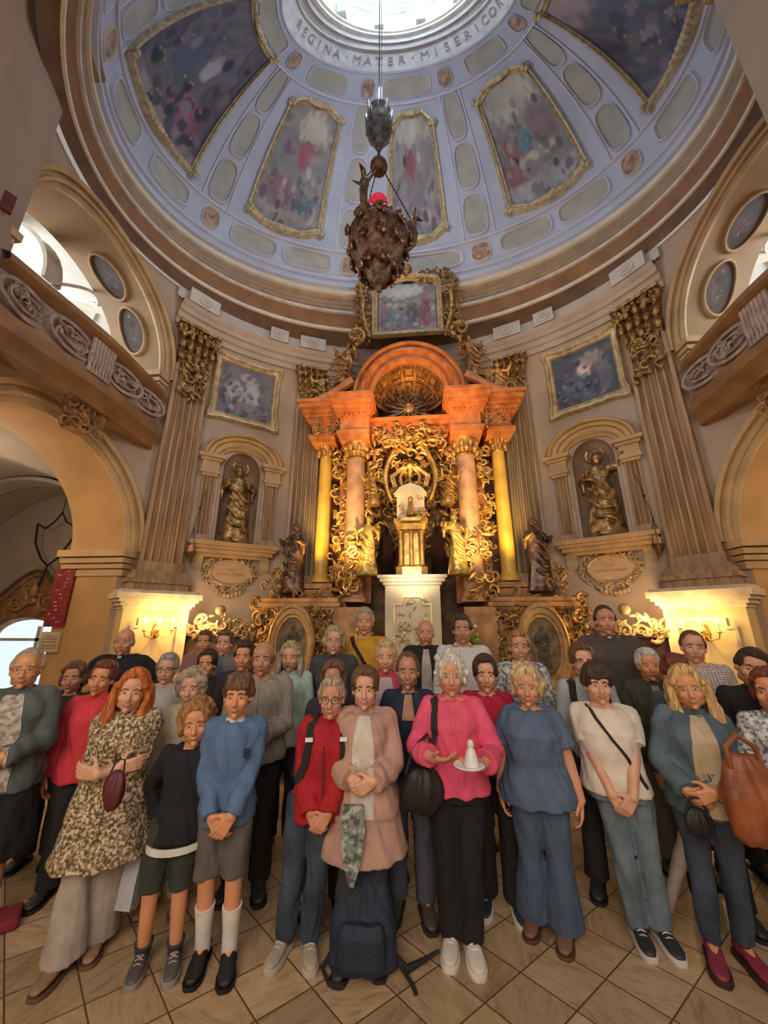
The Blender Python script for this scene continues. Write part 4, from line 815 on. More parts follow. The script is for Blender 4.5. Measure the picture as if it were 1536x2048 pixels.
# semicircular shell canopy
mb = MB(); cz = 6.52; rows = []
for k in range(49):
    a = PI*k/48; rows.append([AT @ Vector((-r*math.cos(a), 7.0+y, cz+r*1.1*math.sin(a))) for r, y in ((1.18, .5), (1.20, -.10), (1.14, -.14), (1.12, -.02), (1.06, .0), (1.04, -.10), (.98, -.12), (.96, .0), (.88, .04), (.86, -.04), (.82, -.04), (.80, .08))])
mb.rings(rows, cap=False, closed=False); ab(mb, 'canopy_arch', REDM, angle=25)
mb = MB(); rows = []
for i in range(13):
    q = PI/2*i/12; rows.append([AT @ Vector((-.8*math.cos(q)*math.cos(a), 7.08+.75*math.sin(q), cz+.88*math.cos(q)*math.sin(a))) for a in lin(0, PI, 33)])
mb.rings(rows, cap=False, closed=False); ab(mb, 'canopy_shell', mat('deep_orange_shell', (.62, .24, .08), .4, .1, .25, 4))
mb = MB()
for i, (q0, q1) in enumerate(((.10, .52), (.62, 1.0))):
    for j in range(7):
        a0 = .12+j*.43
        def SP_(q, a, r=.98): return AT @ Vector((-.8*r*math.cos(q)*math.cos(a), 7.08+.75*r*math.sin(q), cz+.88*r*math.cos(q)*math.sin(a)))
        pr = [(q0, a0), (q0, a0+.32), (q1, a0+.32), (q1, a0)]; prm = [(q0+.07, a0+.05), (q0+.07, a0+.27), (q1-.07, a0+.27), (q1-.07, a0+.05)]
        mb.rings([[SP_(q, a, 1.0) for q, a in pr], [SP_(q, a, .93) for q, a in pr], [SP_(q, a, .93) for q, a in prm], [SP_(q, a, .995) for q, a in prm]], cap=False)
ab(mb, 'shell_coffers', GOLD2, smooth=False)
# glory of rays under the canopy
mb = MB(); C0 = Vector((-.02, 7.50, 6.42))
for k in range(20):
    a = 2*PI*k/20; r1 = .50 if k % 2 else .38; mb.cap(AT @ (C0+Vector((.12*math.cos(a), .0, .12*math.sin(a)))), .06, AT @ (C0+Vector((r1*math.cos(a), -.03*(k % 2), r1*math.sin(a)*.95))), .035, 6)
ab(mb, 'dark_cloud_ring', STD)
mb = MB(); mb.ell(C0+Vector((0, -.10, 0)), (.13, .08, .15), AT)
for k in range(12): a = 2*PI*k/12; mb.cap(AT @ (C0+Vector((.1*math.cos(a), -.12, .1*math.sin(a)))), .02, AT @ (C0+Vector((.27*math.cos(a), -.12, .27*math.sin(a)))), .006, 5)
ab(mb, 'gilt_sunburst', GOLD)
# carved glory behind tabernacle
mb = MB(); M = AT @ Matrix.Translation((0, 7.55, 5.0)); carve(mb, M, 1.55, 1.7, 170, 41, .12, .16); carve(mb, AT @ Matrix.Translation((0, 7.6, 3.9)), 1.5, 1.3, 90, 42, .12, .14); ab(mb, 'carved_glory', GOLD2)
mb = MB(); M = AT @ Matrix.Translation((0, 7.2, 4.9))
for sx in (-1, 1):
    pts = [(sx*(.38+.14*math.sin(5*t)), -.05, -.75+1.6*t) for t in lin(0, 1, 16)]; mb.tube(pts, [.06*(.6+math.sin(PI*t)*.5) for t in lin(0, 1, 16)], 7, True, M); scroll(mb, (sx*.3, .75), .2, PI/2, 1.2, M, .05, -.05, sx, 16)
carve(mb, M @ Matrix.Translation((0, -.05, .35)), .7, .9, 50, 44, .10, .14); carve(mb, AT @ Matrix.Translation((0, 7.05, 5.55)), 1.5, .45, 60, 46, .10, .10); ab(mb, 'gilt_scrollwork', GOLD)
mb = MB(); mb.box((0, 7.15, 5.86), (1.75, .22, .10), AT); mb.box((0, 7.2, 5.72), (1.75, .16, .20), AT); mb.box((0, 7.12, 5.95), (1.8, .3, .07), AT); ab(mb, 'inner_lintel', REDM, smooth=False)
# tabernacle
tb = empty('tabernacle', 'tall cream and gilt tabernacle with crown at the centre of the altar', 'tabernacle', (0, 6.6, .32)); TT = Matrix.Translation((0, 0, -.32))
CRM = mat('cream_marble_tabernacle', (.86, .74, .52), .4, 0, .12, 3)
mb = MB(); mb.box((0, .1, 1.36), (.92, .7, 2.1), TT); mb.build('base_block', CRM, tb, smooth=False)
mb = MB()
for z, h, e_ in ((2.40, .05, .03), (2.45, .06, .08), (2.51, .05, .12)): mb.box((0, .08, z+h/2), (.92+2*e_, .7+2*e_, h), TT)
mb.build('cornice_shelf', CRM, tb, smooth=False)
mb = MB(); mb.rings([[TT @ Vector((x*k, -.26-o, 1.75+(z-1.75)*k)) for x, z in ((-.32, .9), (.32, .9), (.32, 2.1), (.2, 2.1), (.16, 2.24), (-.16, 2.24), (-.2, 2.1), (-.32, 2.1))] for k, o in ((1, 0), (1, .03), (.9, .03), (.9, 0))], cap=False); carve(mb, TT @ Matrix.Translation((0, -.26, 1.7)), .5, .9, 24, 51, .07, .03); carve(mb, TT @ Matrix.Translation((0, -.30, 1.4)), .5, .8, 40, 57, .06, .04); mb.build('front_relief', mat('pale_gilt_relief', (.88, .70, .38), .4, .4, .2, 8), tb)
mb = MB(); mb.rings([[TT @ Vector((x*w_, -.05+y*w_*.8, z)) for x, y in ((-1, -1), (-.6, -1.25), (.6, -1.25), (1, -1), (1, 1), (-1, 1))] for z, w_ in ((2.56, .26), (2.7, .27), (2.75, .21), (3.3, .19), (3.36, .24), (3.46, .26), (3.5, .30), (3.56, .30))]); mb.build('shaft', GOLD, tb, smooth=False)
for x in (-.18, 0, .18):
    mb = MB(); mb.lathe([(.05, 0), (.04, .05), (.035, .55), (.05, .6)], (x, -.30, 2.72), 10, TT); mb.build('small_column', GOLD, tb)
mb = MB(); mb.box((0, 0, 3.80), (.50, .4, .48), TT); mb.prism([(-.30, 4.04), (.30, 4.04), (.2, 4.16), (0, 4.24), (-.2, 4.16)], .2, TT @ Matrix.Translation((0, -.05, 0))); mb.build('upper_shrine', CRM, tb, smooth=False)
mb = MB(); mb.ell((0, -.24, 3.92), (.05, .04, .06), TT); mb.cap(TT @ Vector((0, -.24, 3.85)), .05, TT @ Vector((0, -.25, 3.66)), .08, 8); carve(mb, TT @ Matrix.Translation((0, -.2, 3.85)), .56, .5, 18, 52, .05, .02); mb.build('small_gilt_figure', GOLD, tb)
mb = MB()
for k in range(7): a = PI*k/6; mb.tube([TT @ Vector((.30*math.cos(a), -.1, 4.22)), TT @ Vector((.36*math.cos(a), -.12, 4.42)), TT @ Vector((.12*math.cos(a), -.12, 4.6))], .03, 6)
mb.ell((0, -.12, 4.62), .06, TT); mb.build('gilt_crown', GOLD, tb)
for s in (-1, 1):
    mb = MB(); mb.rings([[TT @ Vector((s*(.46+x), .35, z)) for x, z in ((-.10, 2.62), (.14, 2.62), (.16, 3.3), (.02, 3.6), (-.10, 3.3))] for _ in (0,)]+[[TT @ Vector((s*(.46+x), .45, z)) for x, z in ((-.10, 2.62), (.14, 2.62), (.16, 3.3), (.02, 3.6), (-.10, 3.3))]]); mb.build('recess_shade_panel', mat('recess_shade_black', (.012, .006, .005), .95, spec=.05), tb, smooth=False)  # solid panel, its near-black colour stands in for the shade inside an opening
# statues on and around the altar
for s, nm in ((-1, 'left'), (1, 'right')):
    statue((s*.84, 6.75, 2.62), s*.3, 1.12, 'bright gilt robed statue standing %s of the tabernacle' % nm, mat('bright_gilt_figure', (.90, .58, .18), .32, .6, .35, 9, .3, 40), 'gilt statues beside the tabernacle', seed=61+s, raise_l=.5, raise_r=.3, lean=-.05*s)
    statue((s*2.33, 7.1, 2.34), s*.35, 1.38, 'dark bronze statue on the %s altar pedestal beside the yellow column' % nm, STD, 'dark altar statues', seed=64+s, raise_l=.3, raise_r=.2)
    statue((s*1.52, 7.25, 7.0), s*.2, 1.15, 'carved gilt angel seated high %s of the altar canopy' % nm, mat('red_gilt_figure', (.50, .26, .10), .4, .5, .4, 9, .3, 40), 'altar angels', name='angel_statue', seed=67+s, wings=True, child=True, lean=-.12*s, raise_l=.6, raise_r=.4)
    statue((s*1.98, 7.2, 6.42), s*.1, .92, 'small angel on the outer %s tip of the altar cornice' % nm, STG if s < 0 else mat('orange_gilt_figure', (.80, .42, .14), .4, .4, .3, 9), 'small cornice angels', name='angel_statue', seed=70+s, wings=True, child=True, raise_l=.8 if s < 0 else .1, raise_r=.8 if s > 0 else .1)
    statue((s*.72, 6.85, 4.0), s*.4, .70, 'little gilt cherub reaching out %s of the altar crown' % nm, GOLD, 'cherubs on the altar', name='cherub_statue', seed=73+s, wings=True, child=True, lean=.1*s, raise_l=.9, raise_r=.9)
# upper painting with scrolled gilt frame
e = empty('altar_top_painting', 'painting of grouped figures under pale sky in scrolled gilt frame topping the altar', 'painting', (0, 7.22, 9.02))
e.scale = (.93, .93, .93)
mb = MB(); canvas('painted_scene', lambda u, v: Vector(((2*u-1)*.74, -.02, -.68+1.5*v)), [(.18, .16, .18), (.34, .36, .36), (.24, .22, .27), (.44, .46, .46)], [(.4, .86, .4, .16, (.50, .56, .54)), (.28, .32, .07, .16, (.18, .36, .40)), (.82, .38, .10, .34, (.36, .10, .16)), (.6, .35, .14, .2, (.14, .14, .18)), (.12, .3, .12, .3, (.26, .2, .26))], 44, e, 48, 48)
mb = MB()
fr = [(-.80, -.74), (.80, -.74), (.80, .7), (.72, .84), (.36, .92), (0, .98), (-.36, .92), (-.72, .84), (-.80, .7)]
mb.rings([[(x*k, -o, z*k) for x, z in fr] for k, o in ((.94, .03), (.96, .08), (1.02, .07), (1.06, .13), (1.12, .12), (1.14, .0))], cap=False); mb.build('gilt_frame', mat('dull_gilt_frame', (.6, .5, .3)), e, angle=25)
mb = MB()
for sx in (-1, 1):
    mb.tube([(sx*(1.0+.16*math.sin(PI*t*1.1)+.28*(t < .3)*(.3-t)*3), -.1, .85-1.75*t) for t in lin(0, 1, 20)], [.055+.03*math.sin(PI*t) for t in lin(0, 1, 20)], 8)
    scroll(mb, (sx*1.2, .72), .26, PI/2, 1.3, Matrix.Identity(4), .06, -.1, sx, 20); scroll(mb, (sx*1.32, -.8), .28, -PI/2, 1.3, Matrix.Identity(4), .06, -.1, -sx, 20)
    carve(mb, Matrix.Translation((sx*1.15, 0, -.3)), .35, 1.5, 46, 81, .10, .1); carve(mb, Matrix.Translation((sx*.7, 0, 1.02)), .9, .3, 30, 82, .10, .1)
mb.ell((0, -.1, 1.2), (.16, .1, .2)); mb.build('scroll_ornament', GOLD2, e)
# carved stalls under the niches
for s, nm in ((-1, 'left'), (1, 'right')):
    st_ = empty('carved_stall', 'dark wooden stall back with gilt leafy crest on the %s, behind the crowd' % nm, 'stall', (s*3.42, 6.55, 0), s*-.32, 'carved stalls')
    mb = MB(); mb.box((0, .1, .8), (1.25, .08, 1.6)); mb.box((0, .05, 1.62), (1.35, .2, .10)); mb.build('back_panel', DWOOD, st_, smooth=False)
    for q in (-1, 1): mb = MB(); mb.lathe([(.07, 0), (.07, .3), (.04, .35), (.05, .9), (.04, 1.45), (.075, 1.5), (.075, 1.62)], (q*.60, -.02, 0), 10); mb.ell((q*.6, -.02, 1.72), (.07, .07, .09)); mb.build('gilt_post', GOLD2, st_)
    mb = MB(); carve(mb, Matrix.Translation((0, 0, 1.76)), 1.2, .36, 90, 91+s, .09, .07, mask=lambda x, z: z < 1-1.3*abs(x)**1.6); mb.ell((0, -.05, 2.0), (.09, .05, .09)); mb.build('leafy_crest', mat('dull_gilt_crest', (.40, .27, .12), .45, .4, .4, 9), st_)
    # icon arches at the altar flanks
    ic = empty('icon_shrine', 'gilt arched icon shrine with dark oval figure %s of the tabernacle, behind the crowd' % nm, 'shrine', (s*2.08, 6.56, 1.45))
    mb = MB(); rows = []
    def ovp(a, k): return Vector((.26*k*math.cos(a), 0, (.42 if math.sin(a) > 0 else .5)*k*math.sin(a)))
    for j in range(41): a = 2*PI*j/40; rows.append([ovp(a, k)+Vector((0, -o, 0)) for k, o in ((1, 0), (1.02, .05), (1.12, .05), (1.18, .09), (1.36, .09), (1.42, .13), (1.55, .10), (1.58, 0))])
    mb.rings(rows, cap=False, closed=False); mb.build('moulded_frame', mat('honey_gilt_moulding', (.66, .42, .18), .4, .4, .2, 8), ic, angle=25)
    mb = MB(); mb.add([ovp(2*PI*j/40, 1.0)+Vector((0, -.01, 0)) for j in range(40)], [tuple(range(40))]); mb.build('icon_ground', mat('olive_brown_icon', (.24, .17, .09), .6, 0, .3, 8), ic, smooth=False)
    mb = MB(); statue_mesh(mb, trs((0, -.02, -.36), s=1) @ Matrix.Diagonal((1, .3, 1, 1)), .66, seed=95); mb.build('icon_figure', mat('dark_icon_figure', (.12, .09, .07), .6, 0, .4, 12), ic)
    # altar flowers
    fl = empty('altar_flowers', 'green leafy altar bouquet in a gilt vase %s of the tabernacle' % nm, 'flowers', (s*.86, 6.45, 1.35)); rnd = random.Random(7+s)
    mb = MB(); mb.lathe([(.06, -1.03), (.05, -.9), (.09, -.2), (.07, -.1), (.10, -.02)], (0, 0, 0), 12); mb.build('vase', GOLD, fl)
    mb = MB()
    for k in range(60):
        a, b_ = rnd.uniform(0, 6.28), rnd.uniform(0, 1); L_ = Matrix.Translation((.17*b_*math.cos(a), .12*b_*math.sin(a), .12+.3*rnd.random()*(1.1-b_))) @ Matrix.Rotation(a, 4, 'Z') @ Matrix.Rotation(rnd.uniform(.2, 1.2), 4, 'Y'); mb.ell((0, 0, .04), (.022, .008, .06), L_, 6, 4)
    mb.build('leaves', mat('yellow_green_leaves', (.36, .40, .07), .6, 0, .4, 20), fl)
    mb = MB()
    for k in range(16): a, b_ = rnd.uniform(0, 6.28), rnd.uniform(.2, 1); mb.ell((.16*b_*math.cos(a), .12*b_*math.sin(a)-.03, .2+.2*rnd.random()), .028, nu=7, nv=5)
    mb.build('blooms', mat('cream_blooms', (.85, .78, .5), .6), fl)
# ================================================================ people
def remesh(mb, voxel, smooth_it=2, name='m', fold=0.0, fseed=0, sharp=False):
    me = bpy.data.meshes.new('t'); me.from_pydata(mb.v, [], mb.f)
    bm = bmesh.new(); bm.from_mesh(me); bmesh.ops.recalc_face_normals(bm, faces=bm.faces); bm.to_mesh(me); bm.free()
    o = bpy.data.objects.new('t', me); col.objects.link(o)
    r = o.modifiers.new('r', 'REMESH'); r.mode = 'VOXEL'; r.voxel_size = voxel; r.use_smooth_shade = True
    if smooth_it: s_ = o.modifiers.new('s', 'SMOOTH'); s_.factor = .5; s_.iterations = smooth_it
    dg = bpy.context.evaluated_depsgraph_get(); out = bpy.data.meshes.new_from_object(o.evaluated_get(dg)); out.name = name
    bpy.data.objects.remove(o); bpy.data.meshes.remove(me)
    if fold:
        n = len(out.vertices); co = np.empty(n*3, np.float32); no = np.empty(n*3, np.float32)
        out.vertices.foreach_get('co', co); out.vertex_normals.foreach_get('vector', no); co = co.reshape(-1, 3); no = no.reshape(-1, 3)
        x, y, z = co.T; s0 = fseed*1.7; ang = np.arctan2(y, x)
        d = np.sin(ang*7+3*np.sin(z*6+s0)+s0)+.8*np.sin(z*38+6*np.sin(ang*3+s0)+x*30)*np.clip(1-abs(z-.95)*1.2, .25, 1)+.6*np.sin(x*45+y*38+z*21+s0)
        co += no*(d*fold)[:, None]; out.vertices.foreach_set('co', co.ravel())
    out.polygons.foreach_set('use_smooth', [True]*len(out.polygons))
    return out
def link(me, name, m, parent):
    me.materials.clear()
    for q in (m if isinstance(m, (list, tuple)) else [m]): me.materials.append(q)
    o = bpy.data.objects.new(name, me); col.objects.link(o)
    if parent: o.parent = parent
    return o
def ik(a, c, l1, l2, pole):
    a, c = Vector(a), Vector(c); d = c-a; L_ = min(d.length, (l1+l2)*.999); u = d.normalized(); x = (l1*l1-l2*l2+L_*L_)/(2*L_); h = math.sqrt(max(0, l1*l1-x*x))
    p = Vector(pole); p = (p-u*p.dot(u)).normalized(); return a+u*x+p*h, a+u*L_
HS = 1.10
def head_parts(mb, Mh, fem, full=0.0):
    k = lambda c, r: mb.ell(c, r, Mh, 18, 12)
    k((0, .012, .030), (.078, .093, .092)); k((0, -.022, -.026), (.0665 + full, .070, .084)); k((0, -.030, -.070), (.050+full, .046, .038)); k((0, -.070, -.098), (.019, .020, .017)); k((0, -.045, .045), (.058, .045, .05))
    mb.cap(Mh @ Vector((0, -.084, .012)), .008*HS, Mh @ Vector((0, -.108, -.032)), .0125*HS, 8); mb.ell((0, -.100, -.040), (.019, .013, .010), Mh, 8, 6)
    mb.cap(Mh @ Vector((-.044, -.074, .026)), .0105*HS, Mh @ Vector((.044, -.074, .026)), .0105*HS, 8)
    for sx in (-1, 1):
        k((sx*.036, -.066, -.030), (.025+full, .022, .024)); mb.ell((sx*.077, .006, -.012), (.009, .020, .032), Mh, 8, 7); mb.ell((sx*.079, .010, .004), (.010, .020, .016), Mh, 8, 6)
        k((sx*.048, -.01, -.065), (.016, .035, .03))
    mb.ell((0, -.088, -.064), (.024, .013, .013), Mh, 10, 7)
def hand(mb, wr, d, n, sc_=1.0, curl=.5, side=1, spread=.09):
    # wrist point, direction to the fingers, palm normal (side the fingers curl to), side = where the thumb is
    d = Vector(d).normalized(); n = Vector(n); n = (n-d*n.dot(d)).normalized(); t = d.cross(n)*side
    wr = Vector(wr)
    def P(a, b, c): return wr+d*(a*sc_)+t*(b*sc_)+n*(c*sc_)
    for b in (-.026, -.009, .009, .026): mb.cap(P(.0, b*.6, 0), .0165*sc_, P(.082, b*1.05, .004), .0125*sc_, 8)
    for i, (b, L_) in enumerate(((.029, .070), (.010, .080), (-.010, .074), (-.029, .058))):
        c = P(.082, b*1.05, .004); a = curl*(.5+.12*i); dirn = (d+t*b*spread*12).normalized()
        for seg, fr in enumerate((.45, .32, .23)):
            q = c+(dirn*math.cos(a)+n*math.sin(a))*(L_*fr*sc_); mb.cap(c, (.0092-.001*seg)*sc_, q, (.0084-.001*seg)*sc_, 7); c = q; a += curl*.9
    c = P(.018, .030, .010); q = c+(d*.55+t*.75+n*.30).normalized()*.040*sc_; q2 = q+(d*.9+t*.25+n*.35).normalized()*.030*sc_
    mb.cap(c, .0145*sc_, q, .0115*sc_, 7); mb.cap(q, .011*sc_, q2, .0085*sc_, 7)
POSES = {   # wrist offset (x outward, y forward, z) for a 1.7 m body, hand direction, palm normal
    'clasp': (((-.070, -.205, 1.05), (.85, -.10, -.42), (.1, 1, .1)), ((.070, -.240, 1.05), (-.85, -.06, -.45), (-.1, 1, .1))),
    'low': (((-.060, -.165, .885), (.52, -.06, -.80), (.1, 1, .1)), ((.062, -.200, .895), (-.56, -.05, -.80), (-.1, 1, .1))),
    'down': (((-.265, -.03, .80), (.05, -.12, -1), (1, .2, 0)), ((.265, -.03, .80), (-.05, -.12, -1), (-1, .2, 0))),
    'cross': (((.055, -.215, 1.13), (.95, .10, .12), (0, 1, .1)), ((-.045, -.265, 1.12), (-.95, .12, .20), (0, 1, .1))),
    'back': (((-.20, .12, .90), (.6, .5, -.6), (0, 1, 0)), ((.20, .12, .90), (-.6, .5, -.6), (0, 1, 0))),
    'hold': (((-.13, -.27, 1.12), (.75, -.55, .05), (.3, .2, 1)), ((.15, -.30, 1.10), (-.70, -.55, .05), (-.3, .2, 1))),
    'wide': (((-.36, -.12, 1.08), (-.3, -.6, -.5), (.5, 0, -.5)), ((.36, -.12, 1.08), (.3, -.6, -.5), (-.5, 0, -.5))),
    'embrace': (((-.10, -.20, 1.30), (.8, -.3, .2), (0, 1, 0)), ((.265, -.03, .82), (-.05, -.12, -1), (-1, .2, 0))),
}
SKIN = {'a': ((.68, .33, .20)), 'b': ((.74, .40, .26)), 'c': ((.54, .27, .165)), 'd': ((.74, .34, .17))}
def skin(k): return mat('skin_'+k, SKIN[k], .5, 0, .08, 7, .06, 120, sss=.10)
HAIRS = {'white': (.78, .74, .68), 'grey': (.42, .38, .34), 'blond': (.74, .52, .28), 'goldblond': (.82, .50, .20), 'brown': (.17, .085, .045), 'dark': (.06, .035, .025), 'red': (.62, .17, .035), 'auburn': (.20, .05, .03), 'ash': (.50, .40, .28), 'curlyred': (.42, .20, .07)}
def hairmat(k): return mat('hair_'+k, HAIRS[k], .5, 0, .35, 26, .5, 90, stretch=(3, 3, .35))
class Rig:
    def __init__(s, H, fem, build, pose, feet, tilt, lean, kid):
        s.H = H; k = H/1.70; s.k = k; hs = k**.55*HS*(1.03 if kid else 1.0); s.hs = hs; s.fem = fem; w_ = build
        sh = (.158 if fem else .180)*k*(.92+.08*w_)*(.9 if kid else 1)
        L_ = lambda z: lean*z
        s.top = H; s.headc = Vector((L_(1.6), -.02*k, H-.122*hs)); s.chin = s.headc.z-.118*hs; s.neck = Vector((L_(1.4), .015*k, s.chin-.02)); s.shz = min(1.425*k, s.chin-.022*k)
        f = s.shz/(1.415*k); s.f = f; s.w = w_; s.sh = sh
        s.hips = [Vector((sx*.088*k, .0, .90*k*f)) for sx in (-1, 1)]
        s.feet = [Vector((p[0], p[1], .075*k)) for p in feet]
        s.foot_yaw = [p[2] for p in feet]
        s.knees = []
        for h, ft in zip(s.hips, s.feet): m_ = (h+ft)/2; s.knees.append(Vector((m_.x, m_.y-.035, .48*k*f)))
        s.sho = [Vector((L_(1.3)+sx*(sh-.006), .01, s.shz-.052*k)) for sx in (-1, 1)]
        s.arms = []
        for i, sx in enumerate((-1, 1)):
            wr, hd, hn = (pose if isinstance(pose, tuple) else POSES[pose])[i]
            wv = Vector((wr[0]*k*(1 if abs(wr[0]) > .2 else 1)+L_(wr[2]), wr[1]*k-(w_-1)*.06, wr[2]*k*f))
            el, wv2 = ik(s.sho[i], wv, .285*k*f, .245*k*f, (sx*.75, .55, -.6)); s.arms.append((s.sho[i], el, wv2, hd, hn))
        s.tilt = tilt; s.Mh = Matrix.Translation(s.headc) @ Matrix.Rotation(tilt[0], 4, 'Z') @ Matrix.Rotation(tilt[1], 4, 'Y') @ Matrix.Rotation(tilt[2], 4, 'X') @ Matrix.Diagonal((hs, hs, hs, 1)); s.lean = lean
    def torso(s, mb, g=0.0, z0=.86, z1=None, flare=0.0, n=22, dx=0.0):
        k, w_, f = s.k, s.w, s.f; F = s.fem
        tab = [(.80, .155, .115, .01), (.88, .172, .122, .012), (.95, .160, .112, .0), (1.06, .135 if F else .145, .098, -.005), (1.16, .140 if F else .150, .108, -.012), (1.26, .150 if F else .165, .122 if F else .115, -.012), (1.34, .158 if F else .178, .110, 0), (1.385, .138 if F else .155, .092, .006), (1.41, .112 if F else .125, .078, .010), (1.435, .072, .060, .014)]
        zz = [t[0] for t in tab]; rr = []
        z1 = z1 or 1.43; zs = sorted(set([z0]+[z for z in zz if z0 < z < z1]+[z1]))
        for z in zs:
            rx, ry, oy = (float(np.interp(z, zz, [t[j] for t in tab])) for j in (1, 2, 3))
            fat = 1+(w_-1)*(1.25 if z < 1.3 else .5); fl = flare*max(0, (1.1-z))
            rr.append([(s.lean*z+dx+(rx*k*fat+g+fl)*math.copysign(abs(math.cos(a))**.85, math.cos(a)), oy*k+(ry*k*(fat if w_ < 1 else fat**1.3)+g+fl*.8)*math.copysign(abs(math.sin(a))**.85, math.sin(a)), z*k*f) for a in [2*PI*j/n for j in range(n)]])
        mb.rings(rr)
    def legs(mb_self, mb, g=0.0, z_end=0.0, flare=0.0, top=True):
        s = mb_self; k = s.k; w_ = .9+.1*s.w if s.w > 1 else s.w
        for h, kn, ft in zip(s.hips, s.knees, s.feet):
            if z_end >= kn.z:
                t = (h.z-z_end)/(h.z-kn.z); e = h.lerp(kn, t); mb.tube([h+Vector((0, 0, .04)), h, h.lerp(e, .5), e], [(.085*k*w_+g)*.8, .090*k*w_+g, (.080*k)*w_+g+flare*.5, .068*k*w_+g+flare], 14)
            else:
                t = (kn.z-z_end)/(kn.z-ft.z); e = kn.lerp(ft, min(1, t)); mb.tube([h+Vector((0, 0, .04)), h, h.lerp(kn, .5), kn, kn.lerp(e, .5), e], [(.085*k*w_+g)*.8, .090*k*w_+g, .078*k*w_+g, .055*k+g, .050*k+g+flare*.5, .040*k+g*.9+flare], 14)
    def sleeves(s, mb, g, frac=1.0, flare=0.0):
        k = s.k; g = g+.004+.022*max(0, s.w-1)
        for a, el, wr, _, _ in s.arms:
            mb.cap(a+Vector((-.07*(1 if a.x > s.neck.x else -1), 0, .012)), .046*k+g, a, .050*k+g*.8, 12)
            if frac <= .5:
                e = a.lerp(el, frac*2); mb.tube([a, a.lerp(e, .5), e], [.053*k+g, .050*k+g+flare*.5, .047*k+g+flare], 12)
            else:
                e = el.lerp(wr, (frac-.5)*2); mb.cap(a, .053*k+g, el, .041*k+g, 12); mb.tube([el, el.lerp(e, .5), e], [.040*k+g, .038*k+g+flare*.4, .030*k+g+flare], 12)
def face_parts(rig, e, hair, gl, mouth, brow):
    Mh = rig.Mh
    eyem = [mat('eye_white', (.75, .70, .66), .25, 0, .02, 3), mat('eye_iris', (.07, .05, .04), .15, 0, .1, 30)]
    for sx in (-1, 1):
        mb = MB(); mb.ell((sx*.030, -.0812, .003), (.0115, .0090, .0058), Mh, 10, 7); mb.mi = 1; mb.ell((sx*.0300, -.0880, .003), (.0058, .0046, .0058), Mh, 10, 7); mb.build('eye', eyem, e)
        mb = MB(); mb.tube([Mh @ Vector((sx*x, y, z)) for x, y, z in ((.013, -.0875, .020), (.030, -.0880, .0265), (.046, -.0785, .0235))], [.0032*HS, .0036*HS, .0022*HS], 6); mb.build('eyebrow', brow, e)
    mb = MB(); c = .02 if mouth == 'smile' else 0
    mb.tube([Mh @ Vector((x, -.1015+abs(x)*.32, -.0625+abs(x)*abs(x)*c*400)) for x in (-.024, -.012, 0, .012, .024)], [.0025, .0052, .0058, .0052, .0025], 8); mb.build('lips', mat('lip_skin', (.50, .16, .13), .4), e)
    if mouth == 'smile': mb = MB(); mb.tube([Mh @ Vector((x, -.1058+abs(x)*.34, -.0620+abs(x)*abs(x)*c*400)) for x in (-.015, 0, .015)], [.0012, .0028, .0012], 6); mb.build('teeth', mat('teeth', (.80, .74, .66), .3), e)
    if gl:
        mb = MB()
        for sx in (-1, 1):
            q = [Mh @ Vector((sx*.031+.0225*math.cos(a)*(1.05), -.1000+abs(sx*.031+.0225*math.cos(a))*.18, .0+.0185*math.sin(a))) for a in lin(0, 2*PI, 19)]; mb.tube(q, .0017*HS, 5, False); mb.tube([Mh @ Vector((sx*.053, -.088, .004)), Mh @ Vector((sx*.079, -.02, .008)), Mh @ Vector((sx*.082, .01, .002))], .0018*HS, 5)
        mb.tube([Mh @ Vector((-.009, -.1, .003)), Mh @ Vector((0, -.102, .006)), Mh @ Vector((.009, -.1, .003))], .0016*HS, 5); mb.build('glasses', mat('glasses_'+gl, (.02, .015, .015) if gl == 'dark' else (.45, .30, .2), .3, .3), e)
